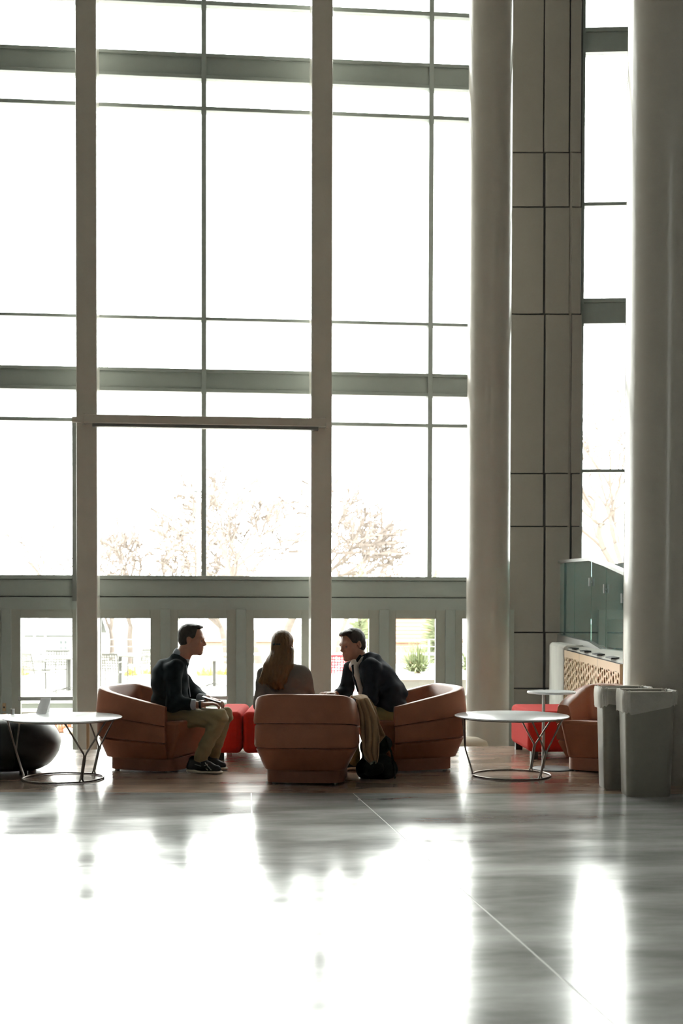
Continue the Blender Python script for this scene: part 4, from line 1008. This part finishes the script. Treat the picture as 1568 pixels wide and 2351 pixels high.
for i, (px, d, a, lab) in enumerate([(92, 25.9, 52, 'perforated terrace chair nearest the left edge outside left door'), (128, 27.2, 176, 'perforated terrace chair behind the terrace table outside left door'), (257, 26.0, 14, 'perforated terrace chair with its back to the second door'), (312, 28.6, -70, 'pale terrace chair turned sideways outside second door')]):
    o = tcp if i == 0 else copy_tree(tcp)
    q = P(px, 1500, d); o.location = (q.x, q.y, zte); o.rotation_euler = (0, 0, rotz_facing(a)); tag(o, lab, 'chair', 'perforated terrace chairs')
RC = mat('red_powder_coat', (.5, .035, .05), .5)
rc = terrace_chair(RC, 7); q = P(779, 1500, 24.95 + .5); rc.location = (q.x, q.y, zte); rc.rotation_euler = (0, 0, rotz_facing(-10)); tag(rc, 'red perforated terrace chair between column and blazer man', 'chair', 'perforated terrace chairs')
def terrace_table(px, py, d, lab):
    q = P(px, py, d); e = empty('terrace_table', (q.x, q.y, zte)); tag(e, lab, 'table', 'terrace tables')
    zz = q.z - zte
    MB().lathe([(.48, zz - .03), (.5, zz - .02), (.5, zz)], 32).build('tabletop', mat('table_top', (.12, .12, .11), .5), e, smooth=40)
    MB().tube([(0, 0, .02), (0, 0, zz - .03)], .045, 10).build('post', OUTG, e, smooth=60)
    for k in range(4):
        t = k * math.pi / 2 + .5; MB().tube([(0, 0, .1), (.36 * math.cos(t), .36 * math.sin(t), .012)], .014, 6).build('foot', OUTG, e)
terrace_table(158, 1509, 26.6, 'round terrace table beside the perforated chairs outside left door'); terrace_table(276, 1503, 27.3, 'round terrace table outside the second door'); terrace_table(492, 1513, 28.2, 'round terrace table on a thick post behind sweater man')
# ---- railing along the terrace
e = empty('terrace_railing', (0, 36, zte)); tag(e, 'thin horizontal rail fence at the far side of the terrace', 'railing')
RAIL = mat('rail_paint', (.13, .13, .12), .5)
for y_, w_ in ((1468, .012), (1484.5, .012), (1502, .03)):
    zz = W(300, y_, 36).z - zte
    MB().box((-12, -.02, zz - w_), (10, .02, zz + w_)).build('rail', RAIL if w_ < .02 else OUTW, e)
for k in range(13): MB().box((-12 + k * 1.8, -.02, 0), (-11.96 + k * 1.8, .02, W(300, 1468, 36).z - zte)).build('post', OUTW, e)
# ---- folded parasols
for k, (px, d) in enumerate([(53, 34.2), (79, 34.6), (104, 35)]):
    q = P(px, 1500, d); e = empty('folded_parasol', (q.x, q.y, zte)); tag(e, ['leftmost folded white parasol on the terrace', 'middle folded white parasol on the terrace', 'rightmost folded white parasol on the terrace'][k], 'parasol', 'folded parasols')
    zb_ = W(px, 1458, 34.5).z - zte
    MB().lathe([(.03, zb_), (.17, zb_ + .02), (.13, zb_ + .35), (.05, zb_ + 1.25), (.01, zb_ + 1.3)], 10).build('canopy', mat('parasol_cloth', (.8, .8, .8), .8, transl=.3), e, smooth=60)
    MB().tube([(0, 0, 0), (0, 0, zb_ + .1)], .025, 8).build('pole', OUTW, e); MB().lathe([(.14, 0), (.14, .06), (.05, .09)], 16).build('base', OUTG, e)
# ---- houses
def house(x0, x1, y0, y1, zw, zr_, mw, mr_, lab, wins, ridge='x', nsl=8):
    e = empty('house', ((x0 + x1) / 2, y0, -1.5)); tag(e, lab, 'house', 'houses beyond the terrace'); off = Vector(e.location)
    MB().box(Vector((x0, y0, -1.5)) - off, Vector((x1, y1, zw)) - off).build('walls', mw, e)
    rf = empty('roof'); rf.parent = e
    n = nsl; ym = (y0 + y1) / 2
    for k in range(n):
        a0, a1 = k / n, (k + 1) / n + .03
        pa = [Vector((x0 - .4, y0 - .5 + (ym - y0 + .5) * a0, zw + (zr_ - zw) * a0 + .05)), Vector((x1 + .4, y0 - .5 + (ym - y0 + .5) * a0, zw + (zr_ - zw) * a0 + .05)), Vector((x1 + .4, y0 - .5 + (ym - y0 + .5) * a1, zw + (zr_ - zw) * a1)), Vector((x0 - .4, y0 - .5 + (ym - y0 + .5) * a1, zw + (zr_ - zw) * a1))]
        MB().prism([v - off for v in pa], (0, 0, .06)).build('shingle_course', mr_, rf)
    MB().prism([Vector(v) - off for v in [(x0 - .4, ym, zr_), (x1 + .4, ym, zr_), (x1 + .4, y1 + .5, zw), (x0 - .4, y1 + .5, zw)]], (0, 0, .06)).build('back_slope', mr_, rf)
    for (wa, wb_, za, zb2) in wins:
        w_ = MB().box(Vector((wa, y0 - .06, za)) - off, Vector((wb_, y0 + .02, zb2)) - off).build('window', OUTW, e)
        cxm, czm = (wa + wb_) / 2, (za + zb2) / 2
        for (p_, q_) in ((wa + .06, cxm - .04), (cxm + .04, wb_ - .06)):
            for (r_, s_) in ((za + .06, czm - .04), (czm + .04, zb2 - .06)): MB().box(Vector((p_, y0 - .08, r_)) - off, Vector((q_, y0 - .05, s_)) - off).build('pane', mat('far_glass', (.06, .07, .075), .4), w_)
YH = 60
hw = lambda px, py: W(px, py, YH)
house(hw(-40, 0).x, hw(186, 0).x, YH, YH + 8, hw(0, 1462).z, hw(0, 1400).z, mat('house_white', (.5, .5, .49), .8), mat('grey_shingle', (.09, .093, .095), .9, var=.3, vscale=4), 'white house with grey shingled roof seen through the left door', [(hw(130, 0).x, hw(153, 0).x, hw(0, 1494).z, hw(0, 1468).z)])
house(hw(880, 0).x, hw(1050, 0).x, YH, YH + 7, hw(0, 1478).z, hw(0, 1408).z, mat('house_salmon', (.35, .2, .15), .8), mat('orange_roof', (.23, .10, .06), .9, var=.2), 'house with orange roof seen above the yucca', [(hw(968, 0).x, hw(986, 0).x, hw(0, 1490).z, hw(0, 1480).z)])
house(hw(405, 0).x, hw(705, 0).x, YH + 10, YH + 18, W(0, 1476, YH + 10).z, W(0, 1452, YH + 10).z, mat('house_cream', (.4, .34, .28), .8), mat('tan_roof', (.24, .15, .11), .9), 'low cream house seen through the middle doors', [(W(468, 0, YH + 10).x, W(492, 0, YH + 10).x, W(0, 1497, YH + 10).z, W(0, 1486, YH + 10).z), (W(500, 0, YH + 10).x, W(518, 0, YH + 10).x, W(0, 1497, YH + 10).z, W(0, 1486, YH + 10).z)])
# ---- lamp post
q = W(456, 1128, 44); e = empty('lamp_post', (q.x, 44, -1.5)); tag(e, 'grey parking lamp post with two square heads outside', 'lamp post')
LP = mat('lamp_grey', (.08, .08, .08), .5); zz = q.z + 1.5
MB().tube([(0, 0, 0), (0, 0, zz + .15)], .06, 10).build('pole', mat('lamp_pole', (.2, .2, .2), .5), e, smooth=60)
for sg, xa, xb in ((-1, 421, 446), (1, 469, 491)):
    MB().box((W(xa, 0, 44).x - q.x, -.2, zz - .12), (W(xb, 0, 44).x - q.x, .2, zz + .12)).build('lamp_head', LP, e)
MB().tube([(W(446, 0, 44).x - q.x, 0, zz), (W(469, 0, 44).x - q.x, 0, zz)], .04, 8).build('arm', LP, e)
# ---- bare trees
BARK = mat('tree_bark', (.122, .10, .088), .9, var=.3)
def tree(px, ytop, d, lab, seed, lean=0.0, spread=1.0, depth=7):
    random.seed(seed); q = P(px, 1400, d); base = Vector((q.x, q.y, -1.5)); top = P(px, ytop, d).z + 1.5
    e = empty('bare_tree', base); tag(e, lab, 'tree', 'bare trees beyond the terrace')
    trunk = MB(); br = MB()
    def grow(p_, dr, ln, r_, lev):
        n = 3; pts_ = [p_]; rs = [r_]
        for i in range(n):
            dr = (dr + Vector((random.uniform(-.22, .22), random.uniform(-.22, .22), random.uniform(-.05, .12)))).normalized(); pts_.append(pts_[-1] + dr * ln / n); rs.append(max(.032, r_ * (1 - .2 * (i + 1) / n)))
        (trunk if lev == 0 else br).tube(pts_, rs, 6 if lev < 2 else 4 if lev < 4 else 3, cap=False)
        if lev >= depth: return
        for k in range(random.choice((2, 2, 3)) if lev else 3):
            a = random.uniform(0, 6.28); sp = random.uniform(.35, .85) * spread
            x_ = dr.orthogonal().normalized(); y_ = dr.cross(x_)
            nd = (dr * math.cos(sp) + (x_ * math.cos(a) + y_ * math.sin(a)) * math.sin(sp)).normalized(); nd.z = max(nd.z, -.1)
            grow(pts_[-1], nd, ln * random.uniform(.68, .9), max(.032, rs[-1] * random.uniform(.66, .88)), lev + 1)
    grow(Vector((0, 0, 0)), Vector((lean, 0, 1)).normalized(), top * .24, top * .024, 0)
    zmax = max(v[2] for v in br.v); sc_ = top / zmax
    for mb in (trunk, br): mb.v = [(x * (sc_ * .5 + .5) , y * (sc_ * .5 + .5), z * sc_) for x, y, z in mb.v]
    trunk.build('trunk', BARK, e, smooth=60); br.build('branches', BARK, e)
for a in [(600, 1045, 52, 'tallest bare tree right of the lamp post', 4, -.1, 1.0, 7), (640, 1085, 58, 'bare tree partly behind right square column', 9, .15, 1.0, 7), (520, 1170, 60, 'smaller bare tree just right of the lamp post', 12, .0, 1.0, 6), (300, 1175, 62, 'bare tree in the left half of the middle window', 21, .1, 1.1, 6), (385, 1160, 60, 'bare tree left of the lamp post', 33, -.1, 1.1, 7), (255, 1205, 66, 'small bare tree beside the left square column', 40, .1, 1.1, 6),
          (55, 1185, 78, 'bare tree seen through the left window', 51, .0, .9, 6), (775, 1180, 76, 'bare tree just right of the right square column', 60, .2, 1.0, 6), (1440, 860, 62, 'bare tree seen in the narrow right window', 71, .0, .8, 6)]: tree(*a)
CON = mat('conifer_green', (.16, .18, .10), .9, var=.3)
for px, yt, d, lab in [(828, 1295, 50, 'small evergreen top left of the right mullion'), (1000, 1308, 50, 'small evergreen top right of the right mullion')]:
    q = P(px, 1400, d); e = empty('evergreen', (q.x, q.y, -1.5)); tag(e, lab, 'tree', 'evergreens beyond the terrace'); hh = P(px, yt, d).z + 1.5
    mb = MB(); random.seed(px)
    for i in range(500):
        t = random.random() ** .6; z = hh * (1 - t) ; R_ = .12 + t * hh * .22; a_ = random.uniform(0, 6.28); l = R_ * random.uniform(.6, 1)
        mb.tube([(0, 0, z), (l * math.cos(a_), l * math.sin(a_), z - l * .25 + .25)], [.05, .015], 3)
    mb.build('foliage', CON, e); MB().tube([(0, 0, 0), (0, 0, hh)], [.12, .02], 6).build('trunk', BARK, e)
